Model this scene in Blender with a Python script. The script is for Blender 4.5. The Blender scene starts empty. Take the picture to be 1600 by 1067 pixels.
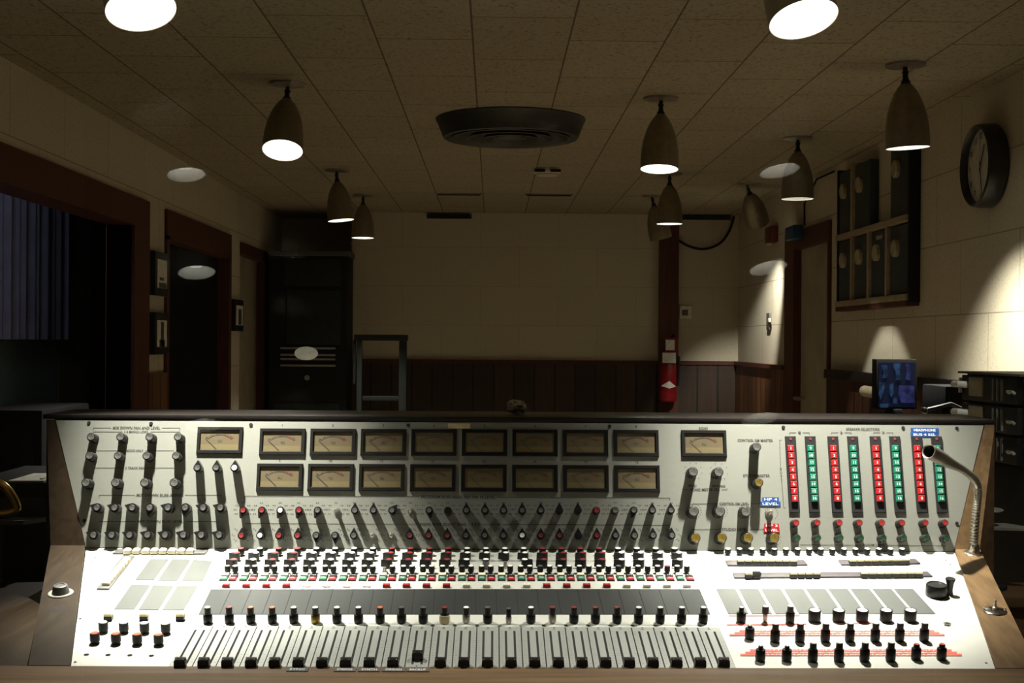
import bpy, bmesh, math, random
from mathutils import Matrix, Vector
random.seed(7)
sc = bpy.context.scene
COL = sc.collection
# ------------------------------------------------------------------ camera
F = 2050.0
CAM = Vector((0, 0, 1.37))
yaw, rollc, pitch = math.atan(30 / F), 0.0066, -1.3 / F
fwd = Vector((math.sin(yaw) * math.cos(pitch), math.cos(yaw) * math.cos(pitch), math.sin(pitch)))
r0 = Vector((math.cos(yaw), -math.sin(yaw), 0))
u0 = r0.cross(fwd)
RT = (r0 * math.cos(rollc) + u0 * math.sin(rollc)).normalized()
UP = RT.cross(fwd).normalized()
cd = bpy.data.cameras.new('camera'); cam = bpy.data.objects.new('camera', cd); COL.objects.link(cam)
cd.sensor_width = 36.0; cd.lens = 36.0 * F / 1600.0; cd.clip_start = 0.02; cd.clip_end = 60
cam.matrix_world = Matrix(((RT.x, UP.x, -fwd.x, CAM.x), (RT.y, UP.y, -fwd.y, CAM.y), (RT.z, UP.z, -fwd.z, CAM.z), (0, 0, 0, 1)))
sc.camera = cam
CEIL = CAM.z + 1.0
XL, XR, YF = -1.755, 1.93, 10.3

def ray(px, py):
    return (fwd + RT * ((px - 800) / F) - UP * ((py - 533.5) / F))
def hit(px, py, p0, n):
    d = ray(px, py); t = (p0 - CAM).dot(n) / d.dot(n); return CAM + d * t
def atY(px, py, Y): return hit(px, py, Vector((0, Y, 0)), Vector((0, 1, 0)))
def atX(px, py, X): return hit(px, py, Vector((X, 0, 0)), Vector((1, 0, 0)))
def atZ(px, py, Z): return hit(px, py, Vector((0, 0, Z)), Vector((0, 0, 1)))

# ------------------------------------------------------------------ materials
MATS = {}
def nt(name):
    m = bpy.data.materials.new(name); m.use_nodes = True; MATS[name] = m
    t = m.node_tree; b = t.nodes['Principled BSDF']; return m, t, b
def rgb(c): return (c[0], c[1], c[2], 1.0)
def noise_col(t, b, c1, c2, scale, stretch=(1, 1, 1), detail=4, bump=0.0, lo=0.35, hi=0.65):
    tc = t.nodes.new('ShaderNodeTexCoord'); mp = t.nodes.new('ShaderNodeMapping'); mp.inputs['Scale'].default_value = stretch
    nz = t.nodes.new('ShaderNodeTexNoise'); nz.inputs['Scale'].default_value = scale; nz.inputs['Detail'].default_value = detail
    cr = t.nodes.new('ShaderNodeValToRGB'); cr.color_ramp.elements[0].position = lo; cr.color_ramp.elements[1].position = hi
    cr.color_ramp.elements[0].color = rgb(c1); cr.color_ramp.elements[1].color = rgb(c2)
    L = t.links.new
    L(tc.outputs['Object'], mp.inputs[0]); L(mp.outputs[0], nz.inputs['Vector']); L(nz.outputs['Fac'], cr.inputs[0]); L(cr.outputs[0], b.inputs['Base Color'])
    if bump:
        bp = t.nodes.new('ShaderNodeBump'); bp.inputs['Strength'].default_value = bump; bp.inputs['Distance'].default_value = 0.002
        L(nz.outputs['Fac'], bp.inputs['Height']); L(bp.outputs[0], b.inputs['Normal'])
    return nz, cr
def mat(name, c, rough=0.5, metal=0.0, var=0.12, scale=40, stretch=(1, 1, 1), bump=0.0, emit=None, es=0.0, spec=None):
    m, t, b = nt(name)
    c1 = [x * (1 - var) for x in c]; c2 = [min(1, x * (1 + var)) for x in c]
    noise_col(t, b, c1, c2, scale, stretch, bump=bump)
    b.inputs['Roughness'].default_value = rough; b.inputs['Metallic'].default_value = metal
    if spec is not None: b.inputs['Specular IOR Level'].default_value = spec
    if emit:
        b.inputs['Emission Color'].default_value = rgb(emit); b.inputs['Emission Strength'].default_value = es
    return m
def brick_mat(name, c1, c2, mortar, w, h, swap, off, dots=0.0, rough=0.9, dotscale=260, msize=0.004):
    m, t, b = nt(name); L = t.links.new
    tc = t.nodes.new('ShaderNodeTexCoord'); sp = t.nodes.new('ShaderNodeSeparateXYZ'); cb = t.nodes.new('ShaderNodeCombineXYZ')
    L(tc.outputs['Object'], sp.inputs[0]); L(sp.outputs[swap[0]], cb.inputs[0]); L(sp.outputs[swap[1]], cb.inputs[1])
    mp = t.nodes.new('ShaderNodeMapping'); mp.inputs['Location'].default_value = (off[0], off[1], 0); L(cb.outputs[0], mp.inputs[0])
    br = t.nodes.new('ShaderNodeTexBrick'); br.offset = 0.5; br.inputs['Scale'].default_value = 1.0
    br.inputs['Brick Width'].default_value = w; br.inputs['Row Height'].default_value = h; br.inputs['Mortar Size'].default_value = msize
    br.inputs['Mortar Smooth'].default_value = 0.4
    br.inputs['Color1'].default_value = rgb(c1); br.inputs['Color2'].default_value = rgb(c2); br.inputs['Mortar'].default_value = rgb(mortar)
    L(mp.outputs[0], br.inputs['Vector'])
    last = br.outputs['Color']
    nz = t.nodes.new('ShaderNodeTexNoise'); nz.inputs['Scale'].default_value = dotscale; nz.inputs['Detail'].default_value = 3; L(tc.outputs['Object'], nz.inputs['Vector'])
    cr = t.nodes.new('ShaderNodeValToRGB'); cr.color_ramp.elements[0].position = 0.30; cr.color_ramp.elements[1].position = 0.46
    v = 1 - dots; cr.color_ramp.elements[0].color = (v, v, v, 1); L(nz.outputs['Fac'], cr.inputs[0])
    mx = t.nodes.new('ShaderNodeMixRGB'); mx.blend_type = 'MULTIPLY'; mx.inputs[0].default_value = 1.0; L(last, mx.inputs[1]); L(cr.outputs[0], mx.inputs[2])
    L(mx.outputs[0], b.inputs['Base Color']); b.inputs['Roughness'].default_value = rough; b.inputs['Specular IOR Level'].default_value = 0.2
    return m
def wood_mat(name, c1, c2, axis, scale=9, rough=0.5):
    st = [22, 22, 22]; st[axis] = 1.1
    m, t, b = nt(name)
    noise_col(t, b, c1, c2, scale * 0.35, st, detail=6, bump=0.06, lo=0.3, hi=0.7); b.inputs['Specular IOR Level'].default_value = 0.22
    b.inputs['Roughness'].default_value = rough; return m
def plank_mat(name, c1, c2, axis, w):
    m, t, b = nt(name); L = t.links.new
    nz, cr = noise_col(t, b, c1, c2, 6, (6, 6, 0.7), detail=5, lo=0.3, hi=0.7)
    tc = t.nodes.new('ShaderNodeTexCoord'); sp = t.nodes.new('ShaderNodeSeparateXYZ'); L(tc.outputs['Object'], sp.inputs[0])
    dv = t.nodes.new('ShaderNodeMath'); dv.operation = 'DIVIDE'; dv.inputs[1].default_value = w; L(sp.outputs[axis], dv.inputs[0])
    fr = t.nodes.new('ShaderNodeMath'); fr.operation = 'FRACT'; L(dv.outputs[0], fr.inputs[0])
    gt = t.nodes.new('ShaderNodeMath'); gt.operation = 'GREATER_THAN'; gt.inputs[1].default_value = 0.09; L(fr.outputs[0], gt.inputs[0])
    fl = t.nodes.new('ShaderNodeMath'); fl.operation = 'FLOOR'; L(dv.outputs[0], fl.inputs[0])
    wn = t.nodes.new('ShaderNodeTexWhiteNoise'); wn.noise_dimensions = '1D'; L(fl.outputs[0], wn.inputs['W'])
    mr = t.nodes.new('ShaderNodeMapRange'); mr.inputs['To Min'].default_value = 0.55; mr.inputs['To Max'].default_value = 1.15; L(wn.outputs['Value'], mr.inputs['Value'])
    mu = t.nodes.new('ShaderNodeMath'); mu.operation = 'MULTIPLY'; L(gt.outputs[0], mu.inputs[0]); L(mr.outputs[0], mu.inputs[1])
    mx = t.nodes.new('ShaderNodeMixRGB'); mx.blend_type = 'MULTIPLY'; mx.inputs[0].default_value = 1.0
    L(cr.outputs[0], mx.inputs[1]); L(mu.outputs[0], mx.inputs[2]); L(mx.outputs[0], b.inputs['Base Color'])
    b.inputs['Roughness'].default_value = 0.45; return m

M_ceil = brick_mat('ceiling tile', (0.42, 0.365, 0.26), (0.39, 0.335, 0.235), (0.13, 0.10, 0.06), 0.61, 0.32, (1, 0), (0.21, 0.393), dots=0.55, dotscale=85)
M_wall = brick_mat('cream acoustic wall', (0.64, 0.58, 0.45), (0.61, 0.55, 0.43), (0.32, 0.28, 0.21), 0.61, 0.305, (1, 2), (0.1, 0.035), dots=0.25, dotscale=120, msize=0.003)
M_wallb = brick_mat('cream far wall', (0.62, 0.56, 0.43), (0.60, 0.54, 0.42), (0.50, 0.44, 0.33), 0.61, 0.305, (0, 2), (0.1, 0.035), dots=0.2, dotscale=90, msize=0.003)
M_floor = mat('brown floor', (0.30, 0.235, 0.15), 0.6, var=0.3, scale=6)
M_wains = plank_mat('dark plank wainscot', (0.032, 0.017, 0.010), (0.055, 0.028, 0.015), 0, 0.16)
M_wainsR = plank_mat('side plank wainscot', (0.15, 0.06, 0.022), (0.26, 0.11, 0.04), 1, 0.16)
M_wains_shaded = plank_mat('shaded side plank wainscot', (0.055, 0.022, 0.012), (0.09, 0.036, 0.018), 1, 0.16)  # same planks as the lit stretch, darkened in colour for the shade there
M_redwood = wood_mat('red brown stained wood', (0.075, 0.027, 0.018), (0.12, 0.042, 0.027), 2)
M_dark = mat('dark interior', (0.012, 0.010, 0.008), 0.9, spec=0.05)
M_black = mat('black plastic', (0.009, 0.009, 0.010), 0.36, spec=0.35)
M_blackm = mat('matt black', (0.012, 0.012, 0.013), 0.7, spec=0.2)
M_blackg = mat('black gloss edge', (0.014, 0.012, 0.011), 0.3, spec=0.3)
M_grey = mat('dark grey metal', (0.09, 0.09, 0.085), 0.5, 0.3)
M_bezel = mat('black bezel', (0.008, 0.0075, 0.007), 0.5, spec=0.15)
M_slot = mat('slot black', (0.004, 0.004, 0.004), 0.9)
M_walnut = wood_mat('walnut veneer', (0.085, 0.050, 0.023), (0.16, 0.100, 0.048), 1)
M_walnut_shaded = wood_mat('shaded walnut', (0.019, 0.0120, 0.0062), (0.036, 0.0235, 0.0125), 1)  # same walnut, with the left end's dimness put into the colour
M_walnutx = wood_mat('walnut rail', (0.085, 0.050, 0.023), (0.145, 0.088, 0.042), 0)
def alu(name, c, metal, rough, st):
    m, t, b = nt(name)
    noise_col(t, b, [x * 0.93 for x in c], c, 14, st, detail=6, bump=0.02)
    b.inputs['Metallic'].default_value = metal; b.inputs['Roughness'].default_value = rough; return m
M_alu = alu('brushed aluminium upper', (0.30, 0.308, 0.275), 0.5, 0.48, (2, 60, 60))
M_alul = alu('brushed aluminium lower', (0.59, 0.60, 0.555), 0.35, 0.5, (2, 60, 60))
M_fplate = alu('fader plate aluminium', (0.37, 0.385, 0.365), 0.45, 0.42, (60, 2, 60))
M_plate = alu('dark slate plate', (0.048, 0.052, 0.052), 0.55, 0.42, (60, 2, 60))
M_plate2 = alu('grey slate plate', (0.12, 0.128, 0.123), 0.5, 0.4, (60, 2, 60))
M_ink = mat('engraved ink', (0.03, 0.03, 0.028), 0.8)
M_inkw = mat('white ink', (0.8, 0.8, 0.76), 0.7)
M_silver = mat('spun silver cap', (0.26, 0.26, 0.245), 0.3, 0.75, var=0.3, scale=220)
M_white = mat('white cap', (0.80, 0.80, 0.76), 0.45)
M_gold = mat('brass cap', (0.30, 0.215, 0.05), 0.3, 0.7, var=0.3, scale=220)
M_red = mat('red cap', (0.20, 0.018, 0.018), 0.4)
M_dred = mat('dark red cap', (0.13, 0.02, 0.018), 0.5)
M_orange = mat('orange red cap', (0.62, 0.13, 0.05), 0.4)
M_greenc = mat('green cap', (0.022, 0.060, 0.034), 0.35, 0.4)
M_cream = mat('cream plastic', (0.66, 0.58, 0.37), 0.45)
M_creamw = mat('pale cream plastic', (0.74, 0.70, 0.55), 0.45)
M_redb = mat('red button', (0.30, 0.012, 0.014), 0.35)
M_greenb = mat('green button', (0.008, 0.145, 0.085), 0.35)
M_dgreen = mat('dark green lens', (0.03, 0.13, 0.075), 0.35)
M_pink = mat('pale pink lens', (0.75, 0.25, 0.24), 0.4)
M_mint = mat('pale green lens', (0.45, 0.62, 0.52), 0.4)
M_chrome = mat('chrome', (0.78, 0.76, 0.72), 0.16, 1.0, var=0.04)
M_nickel = mat('aged nickel', (0.40, 0.38, 0.33), 0.3, 0.8)
M_blue = mat('blue tape', (0.012, 0.055, 0.20), 0.4)
M_redt = mat('red tape', (0.30, 0.010, 0.015), 0.4)
M_redp = mat('red label tape', (0.80, 0.13, 0.10), 0.5)
M_tape = mat('masking tape', (0.62, 0.52, 0.30), 0.8)
M_brownt = mat('brown label tape', (0.055, 0.044, 0.038), 0.6)
M_dial = mat('meter dial', (0.075, 0.055, 0.023), 0.6, var=0.06, emit=(0.5, 0.36, 0.12), es=0.012)
M_dialy = mat('meter dial lower', (0.10, 0.078, 0.029), 0.6, var=0.06, emit=(0.5, 0.36, 0.12), es=0.02)
M_shade = mat('olive brass shade', (0.27, 0.23, 0.155), 0.42, 0.5)
M_canopy = mat('canopy metal', (0.33, 0.29, 0.23), 0.4, 0.6)
M_diff = mat('diffuser metal', (0.060, 0.062, 0.056), 0.42, 0.4)
M_glow = mat('lit lamp inside', (0.9, 0.9, 0.86), 0.5, emit=(1.0, 0.97, 0.86), es=2.6, var=0.02)
M_glow2 = mat('faintly lit lamp inside', (0.8, 0.78, 0.7), 0.5, emit=(1.0, 0.93, 0.78), es=0.35, var=0.02)
M_glowm = mat('lamp inside half lit', (0.85, 0.85, 0.8), 0.5, emit=(1.0, 0.97, 0.86), es=1.3, var=0.02)
M_hot = mat('hot bulb', (0.9, 0.9, 0.86), 0.5, emit=(1.0, 0.98, 0.9), es=9.0, var=0.02)
M_rim = mat('lit rim', (0.9, 0.9, 0.86), 0.5, emit=(1.0, 0.98, 0.9), es=1.2, var=0.02)
M_curtain = mat('blue grey curtain', (0.16, 0.16, 0.24), 0.9, scale=8)
M_paper = mat('paper', (0.80, 0.78, 0.70), 0.8)
M_door = mat('cream door', (0.40, 0.35, 0.25), 0.6, scale=5)
M_brass = mat('brass', (0.55, 0.38, 0.12), 0.25, 1.0)
M_extred = mat('extinguisher red', (0.27, 0.010, 0.014), 0.3)
M_bluebox = mat('blue plastic', (0.012, 0.07, 0.17), 0.5)
M_rock = mat('porous rock', (0.42, 0.38, 0.27), 0.9, var=0.35, scale=90, bump=0.6)
M_clockf = mat('clock face', (0.62, 0.60, 0.52), 0.5)
M_clockc = mat('clock case', (0.045, 0.043, 0.04), 0.35, 0.3)
M_spk = mat('blue black module', (0.036, 0.046, 0.054), 0.6)
M_creamd = mat('cream disc', (0.42, 0.36, 0.23), 0.6)
M_shelfw = mat('pale shelf board', (0.38, 0.30, 0.20), 0.6)
M_screenbg = mat('dark navy screen', (0.008, 0.012, 0.035), 0.3, emit=(0.012, 0.02, 0.07), es=0.16)
M_screenb = mat('blue screen figure', (0.02, 0.05, 0.14), 0.3, emit=(0.05, 0.13, 0.30), es=0.10, var=0.9, scale=45)
M_screenp = mat('violet screen figure', (0.03, 0.035, 0.14), 0.3, emit=(0.06, 0.075, 0.30), es=0.11, var=0.9, scale=45)
M_tanrack = mat('tan rack module', (0.36, 0.31, 0.20), 0.5)
M_rackg = mat('rack grey bar', (0.34, 0.34, 0.31), 0.4, 0.5)
M_strip = mat('pale metal strip', (0.35, 0.35, 0.31), 0.4, 0.4)
M_greengrey = mat('green grey cabinet', (0.014, 0.017, 0.015), 0.6, spec=0.2)
M_greengl = mat('green grey cabinet door', (0.024, 0.028, 0.024), 0.5, spec=0.25)

# glass with a faint mirror image of what stands behind the camera
def glass(name, fac):
    m = bpy.data.materials.new(name); m.use_nodes = True; t = m.node_tree; t.nodes.clear()
    o = t.nodes.new('ShaderNodeOutputMaterial'); mx = t.nodes.new('ShaderNodeMixShader'); tr = t.nodes.new('ShaderNodeBsdfTransparent'); gl = t.nodes.new('ShaderNodeBsdfGlossy')
    gl.inputs['Roughness'].default_value = 0.0; tr.inputs['Color'].default_value = (0.985, 0.99, 0.975, 1); mx.inputs[0].default_value = fac
    t.links.new(tr.outputs[0], mx.inputs[1]); t.links.new(gl.outputs[0], mx.inputs[2]); t.links.new(mx.outputs[0], o.inputs[0]); return m

# ------------------------------------------------------------------ mesh builder
I4 = Matrix.Identity(4)
def T(x, y, z): return Matrix.Translation((x, y, z))
def RZ(a): return Matrix.Rotation(a, 4, 'Z')
def RX(a): return Matrix.Rotation(a, 4, 'X')
def RY(a): return Matrix.Rotation(a, 4, 'Y')
TXT = {}
def text_geo(s, off=.022):
    key = (s, off)
    if key not in TXT:
        cu = bpy.data.curves.new('lettering', 'FONT'); cu.body = s; cu.size = 1.0; cu.align_x = 'CENTER'; cu.align_y = 'CENTER'; cu.resolution_u = 2; cu.offset = off
        ob = bpy.data.objects.new('lettering', cu); COL.objects.link(ob)
        dg = bpy.context.evaluated_depsgraph_get(); me = bpy.data.meshes.new_from_object(ob.evaluated_get(dg))
        vs = [v.co.copy() for v in me.vertices]; fs = [tuple(p.vertices) for p in me.polygons]
        bpy.data.objects.remove(ob); bpy.data.curves.remove(cu); bpy.data.meshes.remove(me)
        xs = [v.x for v in vs] or [0, 1]; ys = [v.y for v in vs] or [0, 1]
        cx, cy = (min(xs) + max(xs)) / 2, (min(ys) + max(ys)) / 2
        TXT[key] = ([(v.x - cx, v.y - cy) for v in vs], fs, max(xs) - min(xs), max(ys) - min(ys))
    return TXT[key]

class MB:
    def __init__(s): s.v = []; s.f = []; s.m = []; s.mats = []
    def mi(s, m):
        if m not in s.mats: s.mats.append(m)
        return s.mats.index(m)
    def add(s, vs, fs, m, M=I4):
        b = len(s.v); s.v += [M @ Vector(v) for v in vs]; k = s.mi(m)
        for f in fs: s.f.append([i + b for i in f]); s.m.append(k)
        return s
    def box(s, x0, x1, y0, y1, z0, z1, m, M=I4):
        vs = [(x0, y0, z0), (x1, y0, z0), (x1, y1, z0), (x0, y1, z0), (x0, y0, z1), (x1, y0, z1), (x1, y1, z1), (x0, y1, z1)]
        return s.add(vs, [(3, 2, 1, 0), (4, 5, 6, 7), (0, 1, 5, 4), (1, 2, 6, 5), (2, 3, 7, 6), (3, 0, 4, 7)], m, M)
    def tbox(s, w, d, h, m, M=I4, b=0.001, z0=0.0, taper=0.0, top=None):
        rings = []
        for (k, z) in ((0, z0), (taper, z0 + h - b), (taper + b, z0 + h)):
            x, y = w / 2 - k, d / 2 - k
            rings.append([(-x, -y, z), (x, -y, z), (x, y, z), (-x, y, z)])
        vs = sum(rings, []); fs = [(3, 2, 1, 0)]
        for r in (0, 1):
            for i in range(4): j = (i + 1) % 4; fs.append((r * 4 + i, r * 4 + j, r * 4 + 4 + j, r * 4 + 4 + i))
        s.add(vs, fs, m, M); s.add(rings[2], [(0, 1, 2, 3)], top or m, M); return s
    def lathe(s, prof, m, M=I4, seg=20, mats=None):
        n = len(prof)
        for k in range(n - 1):
            (ra, za), (rb, zb) = prof[k], prof[k + 1]
            A = [(ra * math.cos(6.283185 * i / seg), ra * math.sin(6.283185 * i / seg), za) for i in range(seg)] if ra > 1e-9 else [(0, 0, za)]
            B = [(rb * math.cos(6.283185 * i / seg), rb * math.sin(6.283185 * i / seg), zb) for i in range(seg)] if rb > 1e-9 else [(0, 0, zb)]
            vs = A + B; fs = []
            for i in range(seg):
                j = (i + 1) % seg
                if len(A) > 1 and len(B) > 1: fs.append((i, j, seg + j, seg + i))
                elif len(A) > 1: fs.append((i, j, seg))
                elif len(B) > 1: fs.append((0, 1 + j, 1 + i))
            s.add(vs, fs, mats[k] if mats else m, M)
        return s
    def disc(s, r, z, m, M=I4, seg=20):
        return s.add([(r * math.cos(6.283185 * i / seg), r * math.sin(6.283185 * i / seg), z) for i in range(seg)], [tuple(range(seg))], m, M)
    def prism(s, poly, z0, z1, m, M=I4, top=None, inset=0.0):
        n = len(poly); cx = sum(p[0] for p in poly) / n; cy = sum(p[1] for p in poly) / n
        ip = [(cx + (p[0] - cx) * (1 - inset), cy + (p[1] - cy) * (1 - inset)) for p in poly]
        vs = [(p[0], p[1], z0) for p in poly] + [(p[0], p[1], z1) for p in ip]
        fs = [tuple(reversed(range(n)))] + [(i, (i + 1) % n, n + (i + 1) % n, n + i) for i in range(n)]
        s.add(vs, fs, m, M); s.add([(p[0], p[1], z1) for p in ip], [tuple(range(n))], top or m, M); return s
    def quad(s, pts, m, M=I4): return s.add(pts, [tuple(range(len(pts)))], m, M)
    def tube(s, pts, rad, m, seg=10, M=I4, caps=True):
        pts = [Vector(p) for p in pts]; n = len(pts); rr = rad if isinstance(rad, (list, tuple)) else [rad] * n
        up = Vector((0, 0, 1)); vs = []
        prev = None
        for i, p in enumerate(pts):
            t = (pts[min(i + 1, n - 1)] - pts[max(i - 1, 0)]).normalized()
            if prev is None:
                a = t.cross(up)
                if a.length < 1e-3: a = t.cross(Vector((1, 0, 0)))
            else: a = prev - t * prev.dot(t)
            a.normalize(); prev = a; b2 = t.cross(a)
            for k in range(seg):
                an = 6.283185 * k / seg; vs.append(p + (a * math.cos(an) + b2 * math.sin(an)) * rr[i])
        fs = []
        for i in range(n - 1):
            for k in range(seg):
                l = (k + 1) % seg; fs.append((i * seg + k, i * seg + l, (i + 1) * seg + l, (i + 1) * seg + k))
        if caps: fs.append(tuple(reversed(range(seg)))); fs.append(tuple((n - 1) * seg + k for k in range(seg)))
        return s.add(vs, fs, m, M)
    def text(s, st, w, h, m, M=I4):
        vs, fs, tw, th = text_geo(st, .004 if m is M_inkw else .022)
        if not vs: return s
        sx = w / tw if w else h / th; sy = h / th
        return s.add([(x * sx, y * sy, 0) for x, y in vs], fs, m, M)
    def mesh(s, name, bevel=0.0, smooth=True, ang=35):
        me = bpy.data.meshes.new(name); me.from_pydata([tuple(v) for v in s.v], [], s.f)
        for m in s.mats: me.materials.append(m)
        me.polygons.foreach_set('material_index', s.m)
        bm = bmesh.new(); bm.from_mesh(me)
        bmesh.ops.remove_doubles(bm, verts=bm.verts, dist=1e-6)
        bmesh.ops.recalc_face_normals(bm, faces=bm.faces)
        if bevel:
            ed = [e for e in bm.edges if len(e.link_faces) == 2 and e.calc_face_angle(0) > 0.6]
            bmesh.ops.bevel(bm, geom=ed, offset=bevel, segments=2, profile=0.6, affect='EDGES')
        bm.to_mesh(me); bm.free()
        if smooth:
            me.polygons.foreach_set('use_smooth', [True] * len(me.polygons))
            me.set_sharp_from_angle(angle=math.radians(ang))
        me.update(); return me

WORLD = {}
def link(name, data, M=I4, parent=None, label=None):
    o = bpy.data.objects.new(name, data); COL.objects.link(o)
    WORLD[o] = M.copy()
    if parent is not None:
        o.parent = parent; o.matrix_local = WORLD[parent].inverted() @ M
    else: o.matrix_world = M
    if label: o['label'] = label
    return o
def tag(o, label, cat, group=None):
    o['label'] = label; o['category'] = cat
    if group: o['group'] = group
    return o
def empty(name, M, label, cat, group=None):
    return tag(link(name, None, M), label, cat, group)
def struct(name, mb, bevel=0.0, M=I4, parent=None):
    o = link(name, mb.mesh(name, bevel), M, parent)
    if parent is None: o['kind'] = 'structure'
    return o

# ================================================================== console frames
YS = 2.963
seamP = atY(770, 858.8, YS); frontP = atY(770, 1044.5, 2.355)
ex = Vector((1, 0, 0))
evL = Vector((0, seamP.y - frontP.y, seamP.z - frontP.z)).normalized(); nL = ex.cross(evL)
evU = Vector((0, 1, 4.0)).normalized(); nU = ex.cross(evU)
OR = Vector((0, seamP.y, seamP.z))
def frame(ev, n): return Matrix(((1, ev.x, n.x, OR.x), (0, ev.y, n.y, OR.y), (0, ev.z, n.z, OR.z), (0, 0, 0, 1)))
FL, FU = frame(evL, nL), frame(evU, nU)
FLi, FUi = FL.inverted(), FU.inverted()
def lp(px, py, h=0.0):
    q = FLi @ hit(px, py, OR + nL * h, nL); return q.x, q.y
def up(px, py, h=0.0):
    q = FUi @ hit(px, py, OR + nU * h, nU); return q.x, q.y
def ML(px, py, h=0.0, rot=0.0):
    u, v = lp(px, py, h); return FL @ T(u, v, 0) @ RZ(rot)
def MU(px, py, h=0.0, rot=0.0):
    u, v = up(px, py, h); return FU @ T(u, v, 0) @ RZ(rot)
vTop = up(770, 660)[1]; vFront = lp(770, 1044.5)[1]
PXU = 3.0 / F

CON = empty('mixing_console', T(0.058, 2.75, 0), 'large vintage recording console, brushed metal panels of knobs, meters and faders between walnut ends', 'mixing console')
def part(name, mb, M=I4, parent=CON, label=None, bevel=0.0): return link(name, mb.mesh(name, bevel), M, parent, label)

# --- panels
uL0, uR0 = up(134.5, 856)[0], up(1490, 858.8)[0]; uL1, uR1 = up(87, 656)[0], up(1537, 663.5)[0]
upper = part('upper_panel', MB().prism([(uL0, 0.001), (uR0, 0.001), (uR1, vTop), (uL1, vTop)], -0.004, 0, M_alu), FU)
lL0, lR0 = lp(134, 857)[0], lp(1490, 859)[0]; lL1, lR1 = lp(112, 1041)[0], lp(1551, 1041.5)[0]
vSplit = lp(770, 975.5)[1]
def lx(side, v):
    t = v / vFront; return (lL0 + (lL1 - lL0) * t) if side < 0 else (lR0 + (lR1 - lR0) * t)
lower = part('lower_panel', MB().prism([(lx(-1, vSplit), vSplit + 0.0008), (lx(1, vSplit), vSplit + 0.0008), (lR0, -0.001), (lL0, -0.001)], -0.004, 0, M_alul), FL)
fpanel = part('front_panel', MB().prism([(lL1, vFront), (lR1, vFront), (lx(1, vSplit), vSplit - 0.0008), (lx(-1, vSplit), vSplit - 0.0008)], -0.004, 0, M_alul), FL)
# --- wooden ends
def P3(Fm, uv, h=0.0): return Fm @ Vector((uv[0], uv[1], h))
def cheek(side):
    if side > 0:
        so, to_, fo = up(1530, 857), up(1553, 663), lp(1619, 1044)
        si, ti, fi = (uR0 + .001, 0), (uR1 + .001, vTop), (lR1 + .001, vFront)
    else:
        so, to_, fo = up(80, 850), up(74, 653), lp(44, 1043)
        si, ti, fi = (uL0 - .001, 0), (uL1 - .001, vTop), (lL1 - .001, vFront)
    h = 0.004
    S = lambda uv: Vector((uv[0], seamP.y - .002, seamP.z + .006))
    A, B, C_, D, E, G = P3(FL, (fo[0], vFront), h), P3(FL, (fi[0], vFront), h), S(si), P3(FU, (ti[0], vTop), h), P3(FU, (to_[0], vTop), h), S(so)
    top = [A, B, C_, D, E, G]; z0 = 0.62
    bot = [Vector((p.x, p.y, z0)) for p in top]
    mb = MB(); vs = top + bot
    fs = [(0, 1, 2, 5), (5, 2, 3, 4), (6, 11, 8, 7), (11, 10, 9, 8)] + [(i, (i + 1) % 6, 6 + (i + 1) % 6, 6 + i) for i in range(6)]
    mb.add(vs, fs, M_walnut if side > 0 else M_walnut_shaded); return mb
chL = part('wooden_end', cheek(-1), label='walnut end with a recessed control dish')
chR = part('wooden_end', cheek(1), label='walnut end carrying the gooseneck')
# --- top cap
capz = (FU @ Vector((0, vTop, 0))).z; capy = (FU @ Vector((0, vTop, 0))).y
cl, cr_ = up(70, 652)[0] - .004, up(1554, 662)[0] + .004
part('top_cap', MB().box(cl, cr_, capy - .0008, capy + .235, capz + .002, capz + .013, M_blackg), bevel=0.002)
part('back_cover', MB().box(cl + .02, cr_ - .02, capy + .02, capy + .22, 0.30, capz + .001, M_blackm))
part('pedestal', MB().box(-0.72, 0.82, 2.52, 3.05, 0.0, 0.72, M_walnut))
# --- front rail (armrest)
fy, fz = frontP.y, frontP.z
prof = [(fy - .002, fz + .003), (fy - .030, fz - .004), (fy - .034, fz - .001), (fy - .15, fz - .012), (fy - .168, fz - .018), (fy - .175, fz - .032), (fy - .165, fz - .075), (fy - .002, fz - .075)]
mb = MB(); n = len(prof); x0, x1 = -1.30, 1.35
vs = [(x0, y, z) for y, z in prof] + [(x1, y, z) for y, z in prof]
mb.add(vs, [tuple(range(n)), tuple(reversed(range(n, 2 * n)))] + [(i, (i + 1) % n, n + (i + 1) % n, n + i) for i in range(n)], M_walnutx)
part('front_rail', mb)

# ------------------------------------------------------------------ knob meshes
def cached(fn):
    d = {}
    def g(*a):
        if a not in d: d[a] = fn(*a)
        return d[a]
    return g
@cached
def k_round(r, h):
    return MB().lathe([(0, 0), (r * 1.06, 0), (r * 1.06, .003), (r, .0045), (r * .93, h - .0015), (r * .86, h), (0, h)], M_black, seg=24).mesh('level_knob')
@cached
def k_cap(r, h, mname):
    m = MATS[mname]
    return MB().lathe([(r, h + .0001), (r * .93, h + .0010), (r * .2, h + .0003), (0, h + .0003)], m, seg=20).mesh('cap')
def tear(r, tip, n=14):
    a0 = math.acos(r / tip); pts = []
    for i in range(n + 1):
        a = math.pi / 2 + a0 + (2 * math.pi - 2 * a0) * i / n
        pts.append((r * math.cos(a), r * math.sin(a)))
    pts.append((0, tip)); return pts
@cached
def k_point(r, tip, h):
    mb = MB(); mb.prism(tear(r, tip), 0.002, h * .86, M_black, inset=.03)
    mb.lathe([(r * .66, h * .84), (r * .63, h - .001), (r * .58, h), (0, h)], M_black, seg=18)
    mb.lathe([(r * .5, 0), (r * .5, .004)], M_black, seg=12)
    return mb.mesh('pointer_knob')
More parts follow.
